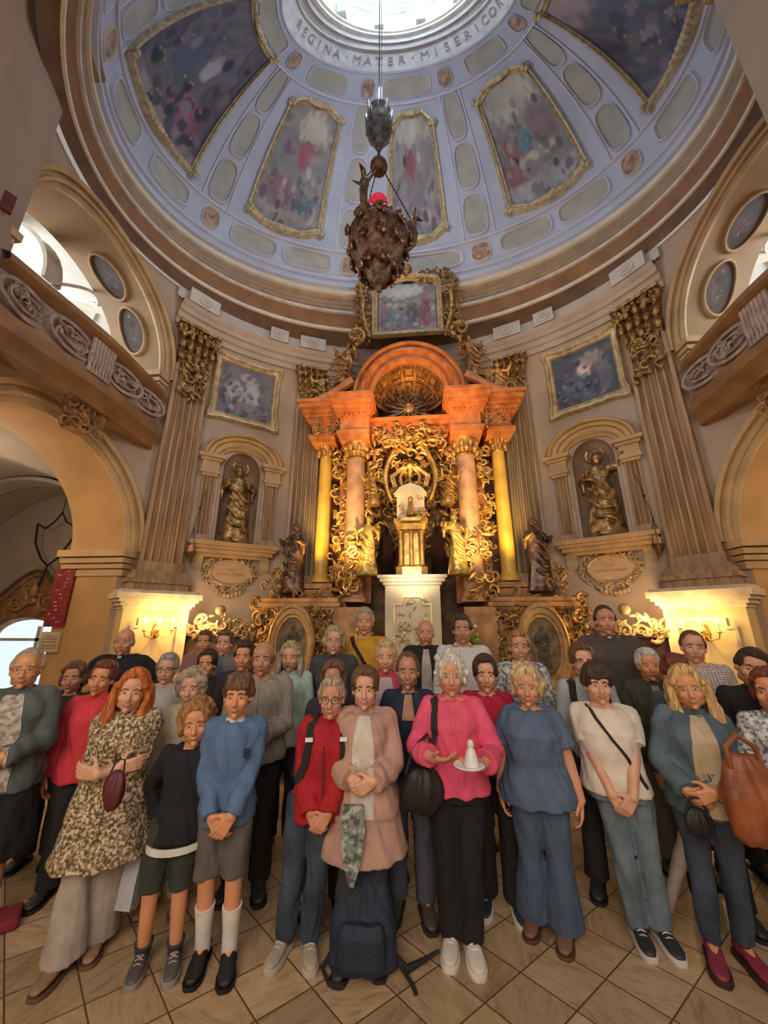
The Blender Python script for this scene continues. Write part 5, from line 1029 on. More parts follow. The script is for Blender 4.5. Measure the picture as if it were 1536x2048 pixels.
def hair_mesh(rig, style, seed, vox=.007):
    Mh = rig.Mh; mb = MB(); rnd = random.Random(seed); E = lambda c, r: mb.ell(c, r, Mh, 16, 12)
    if style == 'bald': # fringe of hair round the back of the head
        for a in lin(-.15*PI, 1.15*PI, 13):
            if abs(math.cos(a)) > .25 or math.sin(a) > 0: E((.074*math.cos(a), .012+.088*math.sin(a), .0), (.014, .016, .032))
    elif style in ('short', 'crop', 'fringe', 'bowl'):
        t = {'short': .012, 'crop': .006, 'fringe': .014, 'bowl': .020}[style]
        E((0, .022, .038), (.077+t, .088+t, .090+t)); E((0, .055, -.010), (.070+t*.6, .052+t, .070))
        if style != 'crop': E((0, -.030, .098), (.062, .052, .030+t))
        if style in ('fringe', 'bowl'):
            for x in lin(-.055, .055, 8): mb.cap(Mh @ Vector((x*.8, -.045, .110)), .024*HS, Mh @ Vector((x, -.088+abs(x)*.35, .060-rnd.uniform(0, .012))), .013*HS, 8)
        for sx in (-1, 1): E((sx*(.073+t*.5), .010, .022), (.012+t*.4, .034, .036))
    elif style in ('bob', 'fluffy', 'curly', 'bigcurly'):
        t = {'bob': .014, 'fluffy': .022, 'curly': .020, 'bigcurly': .030}[style]
        E((0, .024, .040), (.078+t, .086+t, .088+t)); E((0, .050, -.030), (.074+t, .052+t, .070)); E((0, -.032, .100), (.062, .050, .026+t*.6))
        for sx in (-1, 1): E((sx*(.080+t*.3), .014, -.012), (.014+t*.35, .040, .060)); mb.cap(Mh @ Vector((sx*.02, -.05, .122)), .022*HS, Mh @ Vector((sx*.070, -.055, .062)), .015*HS, 8)
        if style != 'bob':
            for _ in range(46 if style != 'fluffy' else 26):
                a = rnd.uniform(0, 2*PI); b = rnd.uniform(-.35, 1.45); d = Vector((math.cos(a)*math.cos(b), math.sin(a)*math.cos(b), math.sin(b)))
                if d.y < -.55 and d.z < .62: continue
                E((d.x*(.082+t), .020+d.y*(.088+t), .034+d.z*(.090+t)), [rnd.uniform(.016, .026)]*3)
    elif style in ('long', 'longwavy', 'tied'):
        t = .016; E((0, .022, .040), (.078+t, .088+t, .088+t)); E((0, -.030, .102), (.060, .050, .030)); E((0, .055, -.02), (.074, .050, .08))
        if style == 'tied': E((0, .11, .03), (.035, .04, .035)); [E((sx*.078, .018, .010), (.012, .035, .045)) for sx in (-1, 1)]
        else:
            L_ = .30 if style == 'long' else .36
            for sx in (-1, 1):
                for j in range(7 if style == 'long' else 10):
                    y = -.030+.014*j; x0 = sx*(.078+.006*(j % 3)); pts = []
                    for q in range(7): u = q/6; pts.append(Mh @ Vector((x0+sx*(.030*u+.012*math.sin(u*9+j*1.3)*(style != 'long')), y+.012*math.sin(u*8+j), .045-L_*u*(1-.04*j))))
                    mb.tube(pts, [.018*HS, .021*HS, .022*HS, .022*HS, .020*HS, .016*HS, .008*HS], 8)
                mb.cap(Mh @ Vector((sx*.015, -.050, .125)), .024*HS, Mh @ Vector((sx*.076, -.050, .035)), .018*HS, 8)
            for j in range(6): x = -.06+.024*j; mb.cap(Mh @ Vector((x, .085, .03)), .034*HS, Mh @ Vector((x*1.3, .085, -.22)), .026*HS, 8)
            if style == 'longwavy' and seed % 2: [mb.cap(Mh @ Vector((x*.8, -.045, .112)), .024*HS, Mh @ Vector((x, -.090+abs(x)*.35, .052)), .013*HS, 8) for x in lin(-.055, .055, 8)]
    return remesh(mb, vox, 1, 'hair', .0016, seed)
def shoe_mb(rig, i, kind):
    k = rig.k; f = rig.feet[i]; M = Matrix.Translation((f.x, f.y, 0)) @ Matrix.Rotation(rig.foot_yaw[i], 4, 'Z'); mb = MB()
    ln = .255*k; w_ = .046*k
    sec = [(-.22, .6, .035, .075), (-.15, .92, .025, .085), (0, .95, .02, .095), (.25, .92, .02, .08), (.5, 1.1, .02, .062), (.72, 1.05, .02, .052), (.86, .72, .02, .042), (.9, .4, .022, .034)]
    rr = []
    for t, ws, z0, z1 in sec:
        y = -t*ln+.02; z1 = z1*k+.012; rr.append([M @ Vector((w_*ws*math.cos(a), y, z0+(z1-z0)*(.5+.5*math.sin(a))**.75)) for a in [2*PI*j/12 for j in range(12)]])
    mb.rings(rr)
    if kind != 'sandal': mb.lathe([(.042*k, .04), (.044*k, .09), (.042*k, .115)], (0, .015, 0), 12, M)
    sole = MB(); o_ = [(w_*1.12*ws*math.cos(a0), -t*ln+.02) for t, ws, _, _ in sec for a0 in (0,)]; o2 = [(-x, y) for x, y in o_[::-1]]; poly = o_+o2
    h = .028 if kind in ('sneaker', 'clog') else .016
    sole.rings([[M @ Vector((x*q, y, z)) for x, y in poly] for q, z in ((.96, 0), (1.03, .004), (1.03, h), (.97, h+.004))])
    return mb, sole
def C(name, c, rough=.85, **k): return mat(name, c, rough, 0, k.pop('var', .10), k.pop('scale', 9), k.pop('bump', .15), k.pop('bscale', 180), **k)
LABELS = set()
def person(label, px, ptop, Y, feet=None, fem=True, build=1.0, pose='clasp', tilt=(0, 0, 0), lean=0, kid=False, skn='a', hair=('short', 'brown'), glasses=None, mouth='rest',
           top=('shirt', (.5, .5, .5)), inner=None, bottom=('trousers', (.03, .03, .03)), shoes=('shoe', (.03, .03, .03)), front=False, z=0.0, extra=None, rz=0.0, H=None):
    P = at(px, ptop, Y); h = H or (P.z-z)
    if feet:
        fw = [atz(*q[:2]) for q in feet]; cx = (fw[0].x+fw[1].x)/2*.55+P.x*.45; cy = (fw[0].y+fw[1].y)/2*.5+Y*.5+.06
        org = Vector((cx, cy, z)); fl = [(q.x-cx, q.y-cy+.05, (f[2] if len(f) > 2 else (-.12 if i == 0 else .12))) for i, (q, f) in enumerate(zip(fw, feet))]; lean = lean+(P.x-cx)/h
    else: org = Vector((P.x, Y, z)); k = h/1.7; fl = [(-.10*k, .03, -.18), (.10*k, .0, .18)]
    face = math.atan2(-(CX-org.x)*1.0, (0-org.y)*-1)*.75+rz if False else -math.atan2(org.x-CX, org.y)*.6+rz
    e = empty('person', label, 'person', org, face, 'people in the group')
    rot = Matrix.Rotation(-face, 4, 'Z')
    if feet: fl = [tuple((rot @ Vector((a, b, 0)))[:2])+(c,) for a, b, c in fl]; lean = lean*math.cos(face)
    rg = Rig(h, fem, build, pose, fl, tilt, lean, kid); k = rg.k
    seed = int(px*7+ptop) % 97
    # body: one continuous skin
    mb = MB(); rg.torso(mb, -.006); mb.cap(rg.neck+Vector((0, 0, -.06*k)), .056*k*(1 if fem else 1.15), rg.headc+Vector((0, .012, -.06*rg.hs)), .050*rg.hs*(1 if fem else 1.12), 14)
    rg.legs(mb, 0 if bottom[0] in ('shorts', 'skirt') else -.010)
    for f, yw in zip(rg.feet, rg.foot_yaw): mb.cap(f, .038*k, f+Vector((math.sin(yw)*.11*k, -math.cos(yw)*.11*k, -.035*k)), .028*k, 10)
    for i, (a, el, wr, hd, hn) in enumerate(rg.arms):
        g = 0 if (top[0] in ('tee', 'blouse3')) else -.006
        aw = .004+.022*max(0, rg.w-1); mb.cap(a, .049*k+g+aw, el, .038*k+g*.6+aw, 12); mb.cap(el, .038*k+g*.6+aw, wr, .0265*k+aw*.4, 12); hand(mb, wr, hd, hn, rg.hs*.98, .55, 1 if i == 0 else -1)
    head_parts(mb, rg.Mh, fem, .004 if build > 1.15 else 0)
    link(remesh(mb, .0062 if front else .0085, 2 if front else 1, 'body'), 'body', skin(skn), e)
    hm = hairmat(hair[1]); link(hair_mesh(rg, hair[0], seed, .007 if front else .009), 'hair', hm, e)
    face_parts(rg, e, hair, glasses, mouth, mat('eyebrow_'+hair[1], tuple(c*.55 for c in HAIRS[hair[1]]), .7))
    vx = .009 if front else .013; cn = 'cloth_%d_%d' % (px, ptop)
    # bottoms
    bk, bc = bottom[:2]; bm_ = bc if isinstance(bc, bpy.types.Material) else C(cn+'_lower', bc, bump=.3)
    mb = MB()
    if bk in ('trousers', 'jeans', 'wide', 'shorts', 'slim'):
        g = {'trousers': .018, 'jeans': .014, 'wide': .024, 'shorts': .010, 'slim': .010}[bk]; ze = .50*k*rg.f if bk == 'shorts' else (.05 if bk != 'slim' else .10); fl_ = {'trousers': .022, 'jeans': .012, 'wide': .050, 'shorts': .010, 'slim': .004}[bk]
        rg.legs(mb, g, ze, fl_); rg.torso(mb, .008, .82, 1.02); mb.ell((lean*.8, 0, .80*k*rg.f), (.07*k, .075*k, .10*k if bk != 'shorts' else .05*k)); link(remesh(mb, vx, 1, 'lower', .0036, seed), {'shorts': 'shorts', 'jeans': 'jeans'}.get(bk, 'trousers'), bm_, e)
    else:
        mb.rings([[(lean*z_+(rx*k+.02)*math.cos(a), (ry*k+.02)*math.sin(a), z_*k*rg.f) for a in [2*PI*j/20 for j in range(20)]] for z_, rx, ry in ((.42, .25, .20), (.6, .23, .18), (.8, .20, .15), (.95, .17, .125), (1.03, .14, .10))]); link(remesh(mb, vx, 1, 'lower', .005, seed), 'skirt', bm_, e)
    # tops
    tk, tc = top[:2]; tm = tc if isinstance(tc, bpy.types.Material) else C(cn+'_upper', tc)
    spec = {'shirt': (.016, .84, 1.0, .0, .010), 'tee': (.016, .86, .34, .02, .018), 'blouse': (.022, .86, .86, .05, .022), 'blouse3': (.022, .80, .36, .10, .026), 'jacket': (.032, .80, 1.0, .06, .012), 'coat': (.036, .56, .98, .16, .020), 'sweat': (.026, .80, .98, .03, .006), 'hoodie': (.030, .78, 1.0, .04, .006), 'sweater': (.022, .86, .98, .02, .010), 'cardigan': (.030, .66, .94, .12, .025), 'short': (.026, .84, .95, .05, .014), 'cassock': (.034, .10, .98, .10, .02)}[tk]
    g, z0, fr, flr, cuff = spec; mb = MB(); rg.torso(mb, g, max(.80, z0), 1.415, flr)
    if z0 < .8:
        kk = rg.f*k; bw = 1+(build-1)*1.2; hem = top[2] if len(top) > 2 else 0
        mb.rings([[(lean*z_+(rx*k*bw+g)*math.cos(a), .01+(ry*k*bw+g)*math.sin(a), z_*kk) for a in [2*PI*j/22 for j in range(22)]] for z_, rx, ry in ((z0, .20+flr*.4, .155+flr*.3), (.8, .185+flr*.15, .14+flr*.1), (1.0, .15, .11))])
    if len(top) > 2: fr = top[2]
    rg.sleeves(mb, g*.62, fr, cuff)
    if tk in ('jacket', 'hoodie', 'coat', 'cassock'): mb.rings([[(rg.neck.x+(.075*k+.012*j)*math.cos(a), .012+(.072*k+.012*j)*math.sin(a)-.004*j, (1.40+.045*(2-j)*.5)*k*rg.f+.0) for a in [2*PI*q/16 for q in range(16)]] for j in (3, 2, 1, 0)])
    link(remesh(mb, vx, 1, 'upper', .0044 if tk not in ('tee', 'shirt') else .0032, seed+3), {'tee': 't_shirt', 'blouse': 'blouse', 'blouse3': 'blouse', 'coat': 'long_shirt', 'sweat': 'sweatshirt', 'cassock': 'cassock', 'short': 'shirt'}.get(tk, tk), tm, e)
    tobj = e.children[-1]
    if tk in ('shirt', 'jacket', 'short', 'blouse', 'coat', 'cardigan'):
        mb = MB(); rows = []; bv = surf(e); op = .42 if tk in ('jacket', 'coat') else .25
        for j in range(25):
            a = -PI/2+op+(2*PI-2*op)*j/24; fr_ = abs(j-12)/12; dz = -.075*k*max(0, fr_-.72)/.28*(1.5 if tk in ('jacket', 'coat') else .8)
            rows.append([Vector((rg.neck.x+r_*k*math.cos(a), .010+r_*k*math.sin(a)*.98-(.02*max(0, fr_-.72)/.28)*k*(q > 1), (z_*k*rg.f)+dz*(q > 0))) for q, (r_, z_) in enumerate(((.062, 1.440), (.066, 1.452), (.094, 1.412), (.090, 1.404)))])
        mb.rings(rows, cap=False, closed=False); mb.build('collar', tm, e)
    if not inner and tk in ('shirt', 'short', 'blouse', 'coat') and front:
        strap(e, rg, ((0, -.15, 1.37), (0, -.18, 1.2), (0, -.18, .95 if tk != 'coat' else .7)), .010, tm, 'button_placket')
    if inner:      # strip of shirt seen in the open front of a jacket: proud of it by a few millimetres
        wi, im = inner[0], inner[1]; zt, zb = 1.41, (inner[2] if len(inner) > 2 else z0+.02); im = im if isinstance(im, bpy.types.Material) else C(cn+'_inner', im); mb = MB(); rows = []
        bv = surf(e); NZ = 34
        for j in range(NZ):
            z_ = zb+(zt-zb)*j/(NZ-1); w2 = wi*(1-.45*max(0, (z_-1.2)/.2)**1.5); row = []
            for x in lin(-w2, w2, 15):
                o_ = Vector((lean*z_+x*k, -1, z_*k*rg.f)); hit = bv.ray_cast(o_, Vector((0, 1, 0)))[0]; row.append(hit+Vector((0, -.005-.003*math.cos(x/w2*PI/2), 0)) if hit else None)
            if any(q is None for q in row): continue
            rows.append([row[0]+Vector((0, .02, 0))]+row+[row[-1]+Vector((0, .02, 0))])
        if len(rows) > 2: mb.rings(rows, cap=False, closed=False); mb.build('inner_shirt', im, e)
    sk, scol = shoes[:2]; smt = C(cn+'_shoe', scol, .5, bump=.1)
    solec = C(cn+'_sole', shoes[2] if len(shoes) > 2 else tuple(c*.5 for c in scol), .6)
    for i in range(2):
        m1, m2 = shoe_mb(rg, i, sk); so = link(remesh(m1, .007, 2, 'shoe'), 'shoe', smt, e); m2.build('sole', solec, so)
        if sk == 'sneaker' and front:
            mb = MB(); f = rg.feet[i]; M = Matrix.Translation((f.x, f.y, 0)) @ Matrix.Rotation(rg.foot_yaw[i], 4, 'Z')
            for q in range(4): yy = -(.055+.022*q)*k; zz = (.088-.011*q)*k+.012; mb.tube([M @ Vector((x*k, yy+.002*(q % 2), zz-abs(x)*.35*k)) for x in (-.026, 0, .026)], .0028, 5)
            mb.build('laces', C(cn+'_lace', tuple(min(1, c*1.3+.1) for c in (shoes[2] if len(shoes) > 2 else scol))), so)
        if bottom[0] == 'shorts' and len(bottom) > 2:
            mb = MB(); f = rg.feet[i]; up = f.lerp(rg.knees[i], bottom[3] if len(bottom) > 3 else .45); mb.tube([f+Vector((0, 0, -.01)), f.lerp(up, .5), up], [.047*k, .050*k, .062*k], 14); mb.build('sock', C(cn+'_sock', bottom[2], bump=.3, bscale=300), e)
    if extra: extra(e, rg)
    return e, rg
# ---- things people wear or carry
from mathutils.bvhtree import BVHTree
def surf(e):
    for c in e.children:
        if c.data and c.data.name.startswith('upper'): me = c.data; return BVHTree.FromPolygons([v.co for v in me.vertices], [tuple(p.vertices) for p in me.polygons])
def strap(e, rg, pts, w_, m, name='strap'):
    mb = MB(); k = rg.k; P = [Vector((x*k+rg.lean*z_, y*k, z_*k*rg.f)) for x, y, z_ in pts]; rr = []; bv = surf(e); Q = []
    for i in range(len(P)-1):
        for j in range(8): Q.append(P[i].lerp(P[i+1], j/8))
    Q.append(P[-1]); F_ = []
    for p in Q:
        hit, n = None, None
        if bv:
            hit, n = bv.find_nearest(p)[:2]
        F_.append((hit if hit is not None else p, n if n is not None else Vector((0, -1, 0))))
    for i, (p, n) in enumerate(F_):
        t = (F_[min(i+1, len(F_)-1)][0]-F_[max(0, i-1)][0]); t = t.normalized() if t.length > 1e-5 else Vector((0, 0, -1)); sd = t.cross(n); sd = sd.normalized() if sd.length > 1e-5 else Vector((1, 0, 0)); n = (p-Vector((rg.lean*p.z, 0, p.z))); n.z = 0; n = n.normalized()
        rr.append([p+sd*w_-n*.004, p+sd*w_+n*.009, p-sd*w_+n*.009, p-sd*w_-n*.004])
    mb.rings(rr); return mb.build(name, m, e, smooth=False)
BLK = C('black_webbing', (.02, .018, .018)); LEO = pattern('leopard_knit', (.12, .07, .035), (.34, .24, .13), (.66, .56, .40), 62)
PLAID1 = pattern('light_plaid', (.52, .54, .55), (.30, .32, .36), (.70, .70, .68), 26, kind='check'); PLAID2 = pattern('taupe_plaid', (.20, .17, .14), (.27, .23, .19), (.36, .31, .26), 22, kind='check'); FLOR = pattern('beige_floral', (.30, .24, .20), (.46, .40, .34), (.60, .54, .46), 34); CHK = pattern('rose_check_shirt', (.22, .10, .12), (.52, .44, .42), (.72, .66, .62), 20, kind='check'); GWH = pattern('grey_white_print', (.16, .16, .18), (.46, .46, .47), (.72, .71, .68), 38); CAMO = pattern('sage_print_scarf', (.10, .10, .09), (.22, .26, .23), (.46, .46, .40), 22)
JEAN = mat('washed_denim', (.17, .22, .27), .85, 0, .25, 5, .2, 200); DEN = mat('dark_denim', (.05, .07, .105), .85, 0, .3, 5, .2, 200); DJ = mat('denim_jacket_cloth', (.10, .145, .18), .85, 0, .2, 6, .2, 200)
def x_bag_strap(e, rg):   # thin strap from the right shoulder of the picture to the hip
    strap(e, rg, ((-.10, -.02, 1.44), (-.07, -.125, 1.36), (.0, -.165, 1.24), (.08, -.168, 1.12), (.15, -.15, 1.0), (.17, -.12, .93)), .008, BLK)
# ---------- front row
person('woman with cropped grey hair in slate blazer over patterned top, far left edge', 66, 1298, 2.62, pose='clasp', skn='d', hair=('crop', 'ash'), mouth='smile', top=('jacket', (.10, .12, .12)), inner=(.10, FLOR), bottom=('skirt', (.012, .012, .014)), front=True, build=1.1, tilt=(.15, 0, 0), glasses='tan')
person('woman with long fringed orange-red hair and leopard knit cardigan, arms crossed, left front', 250, 1345, 2.42, feet=[(105, 1960, -.3), (178, 1905, .1)], pose='cross', skn='b', hair=('longwavy', 'red'), mouth='smile', top=('coat', LEO, .62), bottom=('wide', (.46, .39, .33)), shoes=('shoe', (.30, .18, .10)), front=True, build=1.0, tilt=(.12, .10, 0))
def x_hoodie(e, rg):
    k = rg.k*rg.f; mb = MB(); mb.rings([[(rg.lean*z_+(.19*rg.k)*math.cos(a)*q, .0+(.145*rg.k)*math.sin(a)*q, z_*k) for a in [2*PI*j/24 for j in range(24)]] for z_, q in ((.755, 1.02), (.755, 1.08), (.80, 1.08), (.80, 1.02))], cap=False); mb.build('white_shirt_hem', C('white_cotton', (.72, .68, .62)), e)
person('curly haired boy in black sweatshirt and dark green shorts, front left', 372, 1412, 2.36, feet=[(268, 1950, .0), (335, 1945, .12)], fem=False, kid=True, build=.88, pose='back', skn='d', hair=('curly', 'curlyred'), mouth='smile', top=('sweat', (.012, .012, .018)), bottom=('shorts', (.035, .045, .032), (.05, .05, .05), .18), shoes=('sneaker', (.10, .095, .09), (.30, .28, .25)), front=True, extra=x_hoodie, tilt=(.1, -.08, 0))
def x_blue(e, rg):
    k = rg.k; mb = MB(); mb.rings([[(rg.neck.x+(.062*k+q)*math.cos(a), .006+(.062*k+q)*math.sin(a), z_*k*rg.f) for a in [2*PI*j/20 for j in range(20)]] for z_, q in ((1.40, .02), (1.43, .012), (1.44, .002), (1.42, 0))]); mb.build('white_collar', C('white_cotton', (.7, .7, .7)), e)
    mb = MB(); mb.box((.115*k+rg.lean*1.24, -.128*k-.022, 1.24*k*rg.f), (.035, .008, .045)); mb.build('chest_badge', C('navy_badge', (.02, .025, .07)), e, smooth=False)
person('boy in blue sweatshirt and grey shorts with white socks, front left', 465, 1352, 2.42, feet=[(392, 1940, -.05), (447, 1945, .10)], fem=False, kid=True, build=.92, pose='low', skn='d', hair=('fringe', 'brown'), mouth='smile', top=('sweat', (.10, .18, .33)), bottom=('shorts', (.13, .11, .095), (.80, .76, .70), .62), shoes=('shoe', (.015, .015, .018)), front=True, extra=x_blue)
def x_red(e, rg):
    for sx in (-1, 1): strap(e, rg, ((sx*.095, .10, 1.42), (sx*.115, .0, 1.465), (sx*.12, -.10, 1.41), (sx*.125, -.155, 1.30), (sx*.14, -.15, 1.16), (sx*.17, -.10, 1.06)), .022, BLK, 'backpack_strap'); mb = MB(); mb.box((sx*.122*rg.k+rg.lean*1.33, -.165*rg.k, 1.33*rg.k*rg.f), (.045, .015, .022)); mb.build('strap_buckle', C('white_plastic', (.8, .78, .75), .4), e, smooth=False)
    k = rg.k*rg.f; mb = MB(); mb.box((rg.lean*1.1, -.152*rg.k-.02, 1.06*k), (.010, .006, .46*k)); mb.build('zip', C('dark_zip', (.12, .01, .01), .5), e, smooth=False)
person('woman with short grey hair and glasses in bright red rain jacket and jeans', 655, 1360, 2.55, feet=[(563, 1915, -.35), (612, 1918, .2)], pose='low', skn='a', hair=('short', 'ash'), glasses='dark', mouth='smile', top=('jacket', (.42, .012, .02)), bottom=('jeans', DEN), shoes=('sneaker', (.46, .38, .28), (.52, .46, .38)), front=True, extra=x_red, build=1.02, tilt=(-.05, 0, 0))
def x_scarf(e, rg):
    k = rg.k*rg.f; mb = MB(); mb.rings([[(rg.lean*z_-.05+x*w_, y-.02, z_*k) for x, y in ((-.07, -.20), (.07, -.21), (.07, -.18), (-.07, -.17))] for z_, w_ in ((.50, .2), (.62, .7), (.8, 1.0), (.92, .8))]); mb.build('printed_scarf', CAMO, e)
person('young woman with tied brown hair, long dusty pink shirt open over white tee, centre front', 728, 1338, 2.62, feet=[(690, 1935, -.2), (752, 1925, .1)], pose='clasp', skn='b', hair=('tied', 'brown'), mouth='smile', top=('coat', (.52, .31, .24)), inner=(.075, (.66, .60, .52), .82), bottom=('trousers', (.035, .04, .055)), front=True, extra=x_scarf, tilt=(0, 0, 0))
def x_pink(e, rg):
    strap(e, rg, ((-.115, .04, 1.44), (-.125, -.10, 1.41), (-.13, -.165, 1.28), (-.15, -.17, 1.1), (-.19, -.13, .95)), .020, BLK, 'bag_strap')
person('white haired woman in hot pink blouse and black trousers holding a small white figurine', 902, 1312, 2.66, feet=[(905, 1905, -.1), (947, 1918, .12)], pose='hold', skn='a', hair=('fluffy', 'white'), top=('blouse', (.80, .10, .19)), bottom=('trousers', (.012, .010, .012)), shoes=('sneaker', (.72, .66, .58), (.78, .74, .68)), front=True, extra=x_pink, build=1.12)
person('blonde woman in plain blue short sleeved tunic and wide blue trousers', 1060, 1338, 2.78, feet=[(1075, 1860, -.3), (1140, 1890, -.25)], pose=(((-.27, .02, .82), (.05, -.12, -1), (1, .2, 0)), ((.285, -.06, .82), (-.05, -.15, -1), (-1, .2, 0))), skn='a', hair=('fluffy', 'blond'), mouth='smile', top=('blouse3', (.10, .145, .24)), bottom=('wide', (.075, .115, .19)), shoes=('sandal', (.22, .11, .07)), front=True, build=1.24, tilt=(-.1, 0, 0))
person('dark haired teenage boy in white t-shirt and washed jeans with thin cross strap', 1200, 1332, 2.88, feet=[(1288, 1890, .1), (1335, 1895, .25)], fem=False, pose='low', skn='b', hair=('bowl', 'dark'), mouth='rest', top=('tee', (.78, .68, .58)), bottom=('jeans', JEAN), shoes=('sneaker', (.03, .032, .035), (.62, .60, .56)), front=True, extra=x_bag_strap, build=1.18, tilt=(.05, 0, 0))
person('woman with long golden curls in denim jacket over beige top, right front', 1375, 1335, 2.80, feet=[(1445, 1940, -.1), (1512, 1945, .3)], pose=(((-.15, -.20, .97), (.65, -.1, -.6), (.1, 1, .1)), ((-.01, -.245, .99), (-.85, -.05, -.42), (-.1, 1, .1))), skn='d', hair=('longwavy', 'goldblond'), mouth='smile', top=('jacket', DJ), inner=(.075, (.56, .44, .28)), bottom=('slim', DEN), shoes=('clog', (.26, .035, .06), (.05, .02, .02)), front=True, build=1.1, tilt=(-.15, -.1, 0))
person('woman in mottled grey top cropped by the right edge with a leather bag', 1528, 1338, 2.75, pose='clasp', skn='d', hair=('bob', 'auburn'), top=('shirt', GWH), bottom=('trousers', (.02, .02, .025)), front=True, tilt=(-.4, 0, 0))
# ---------- second row
person('man in grey plaid short sleeved shirt with receding hair, behind the boy in blue', 530, 1283, 3.15, fem=False, pose='clasp', skn='c', hair=('bald', 'brown'), top=('short', PLAID2), bottom=('trousers', (.014, .012, .012)), front=True, build=1.12)
person('woman with blond curls in a cream shawl jacket, behind the curly haired boy', 388, 1340, 2.95, pose='down', skn='b', hair=('curly', 'ash'), mouth='smile', top=('coat', (.62, .54, .40)), bottom=('trousers', (.40, .34, .28)), shoes=('shoe', (.3, .2, .12)))
person('smiling woman with dark red hair in coral red jacket, behind the leopard cardigan', 212, 1322, 2.98, pose='down', skn='d', hair=('short', 'auburn'), mouth='smile', top=('jacket', (.68, .05, .07)), bottom=('trousers', (.02, .02, .02)), tilt=(0, .12, 0))
person('woman with brown bob in black, between the slate blazer and the red jacket', 155, 1325, 3.3, pose='down', skn='a', hair=('bob', 'brown'), mouth='smile', top=('shirt', (.03, .035, .03)))
person('grey haired woman with dark glasses and grey top, before the left pedestal', 340, 1308, 3.45, pose='down', skn='b', hair=('short', 'grey'), glasses='dark', top=('shirt', (.42, .42, .44)))
person('brown haired woman in dark clothes peeking from behind the red rain jacket', 668, 1322, 3.05, pose='down', skn='c', hair=('bob', 'brown'), top=('shirt', (.03, .03, .05)))
person('woman with cropped brown hair in navy v-neck top, left of the pink blouse', 815, 1305, 3.05, pose='down', skn='c', hair=('crop', 'brown'), mouth='smile', top=('shirt', (.02, .028, .06)), inner=(.05, (.50, .27, .19), 1.24), bottom=('jeans', (.10, .11, .15)), shoes=('shoe', (.08, .06, .05)))
person('blond woman in rose cardigan over pale top, half hidden at the centre', 772, 1282, 3.5, pose='down', skn='b', hair=('short', 'blond'), mouth='smile', top=('jacket', (.50, .08, .12)), inner=(.09, (.55, .45, .45)))
person('dark haired woman in crimson top and black trousers, behind the pink blouse', 968, 1312, 3.14, pose='down', skn='b', hair=('tied', 'dark'), top=('sweater', (.50, .012, .05)), bottom=('trousers', (.014, .012, .014)), shoes=('sneaker', (.03, .03, .04), (.7, .68, .66)), front=True)
person('woman with dark tied hair, glasses and grey shirt with backpack straps, left of the priest', 1160, 1288, 3.35, pose='down', skn='b', hair=('tied', 'brown'), glasses='dark', top=('shirt', (.42, .44, .46)), extra=lambda e, rg: [strap(e, rg, ((sx*.095, .08, 1.42), (sx*.115, .0, 1.455), (sx*.12, -.09, 1.40), (sx*.125, -.14, 1.28), (sx*.15, -.13, 1.12)), .024, BLK, 'backpack_strap') for sx in (-1, 1)] and None)
person('elderly man with white hair in olive jacket, behind the boy in white', 1290, 1298, 3.65, fem=False, pose='down', skn='d', hair=('short', 'white'), top=('jacket', (.055, .055, .035)), inner=(.05, (.30, .30, .26)), bottom=('trousers', (.20, .17, .13)), build=1.05)
person('woman with dark red fringe hidden behind the golden curls', 1345, 1310, 3.2, pose='down', skn='d', hair=('fringe', 'auburn'), top=('shirt', (.06, .07, .09)), bottom=('trousers', (.03, .03, .03)))
person('dark haired man in black leaning in at the right edge', 1492, 1297, 3.1, fem=False, pose='down', skn='a', hair=('short', 'dark'), mouth='smile', top=('jacket', (.015, .013, .014)), tilt=(-.1, .35, .1), build=1.05)
# ---------- third row
person('short haired woman in white printed jacket, right of the crimson top', 1035, 1262, 3.75, pose='down', skn='a', hair=('short', 'curlyred'), mouth='smile', top=('shirt', GWH), build=1.1)
person('man with short dark hair in rose checked shirt under the right sconce', 1378, 1262, 3.75, fem=False, pose='down', skn='b', hair=('crop', 'brown'), top=('shirt', CHK), build=1.15, tilt=(-.1, .08, 0))
person('woman with long brown hair in mint scarf, before the left icon shrine', 583, 1285, 3.7, pose='down', skn='b', hair=('long', 'ash'), top=('jacket', (.42, .58, .50)), inner=(.08, (.70, .66, .58)))
person('woman with wavy blond hair and glasses in charcoal jacket, left of the mustard top', 670, 1253, 3.9, pose='down', skn='b', hair=('bob', 'ash'), glasses='tan', mouth='smile', top=('jacket', (.06, .065, .07)), inner=(.05, (.6, .58, .55)))
person('dark haired woman in black peering between the shawl and the plaid shirt', 418, 1300, 3.75, pose='down', skn='d', hair=('tied', 'dark'), mouth='smile', top=('jacket', (.02, .02, .022)), inner=(.06, (.6, .5, .5)))
person('dark haired person squeezed just left of the plaid shirt', 491, 1284, 3.7, fem=False, pose='down', skn='d', hair=('short', 'dark'), mouth='smile', top=('shirt', (.03, .03, .035)))
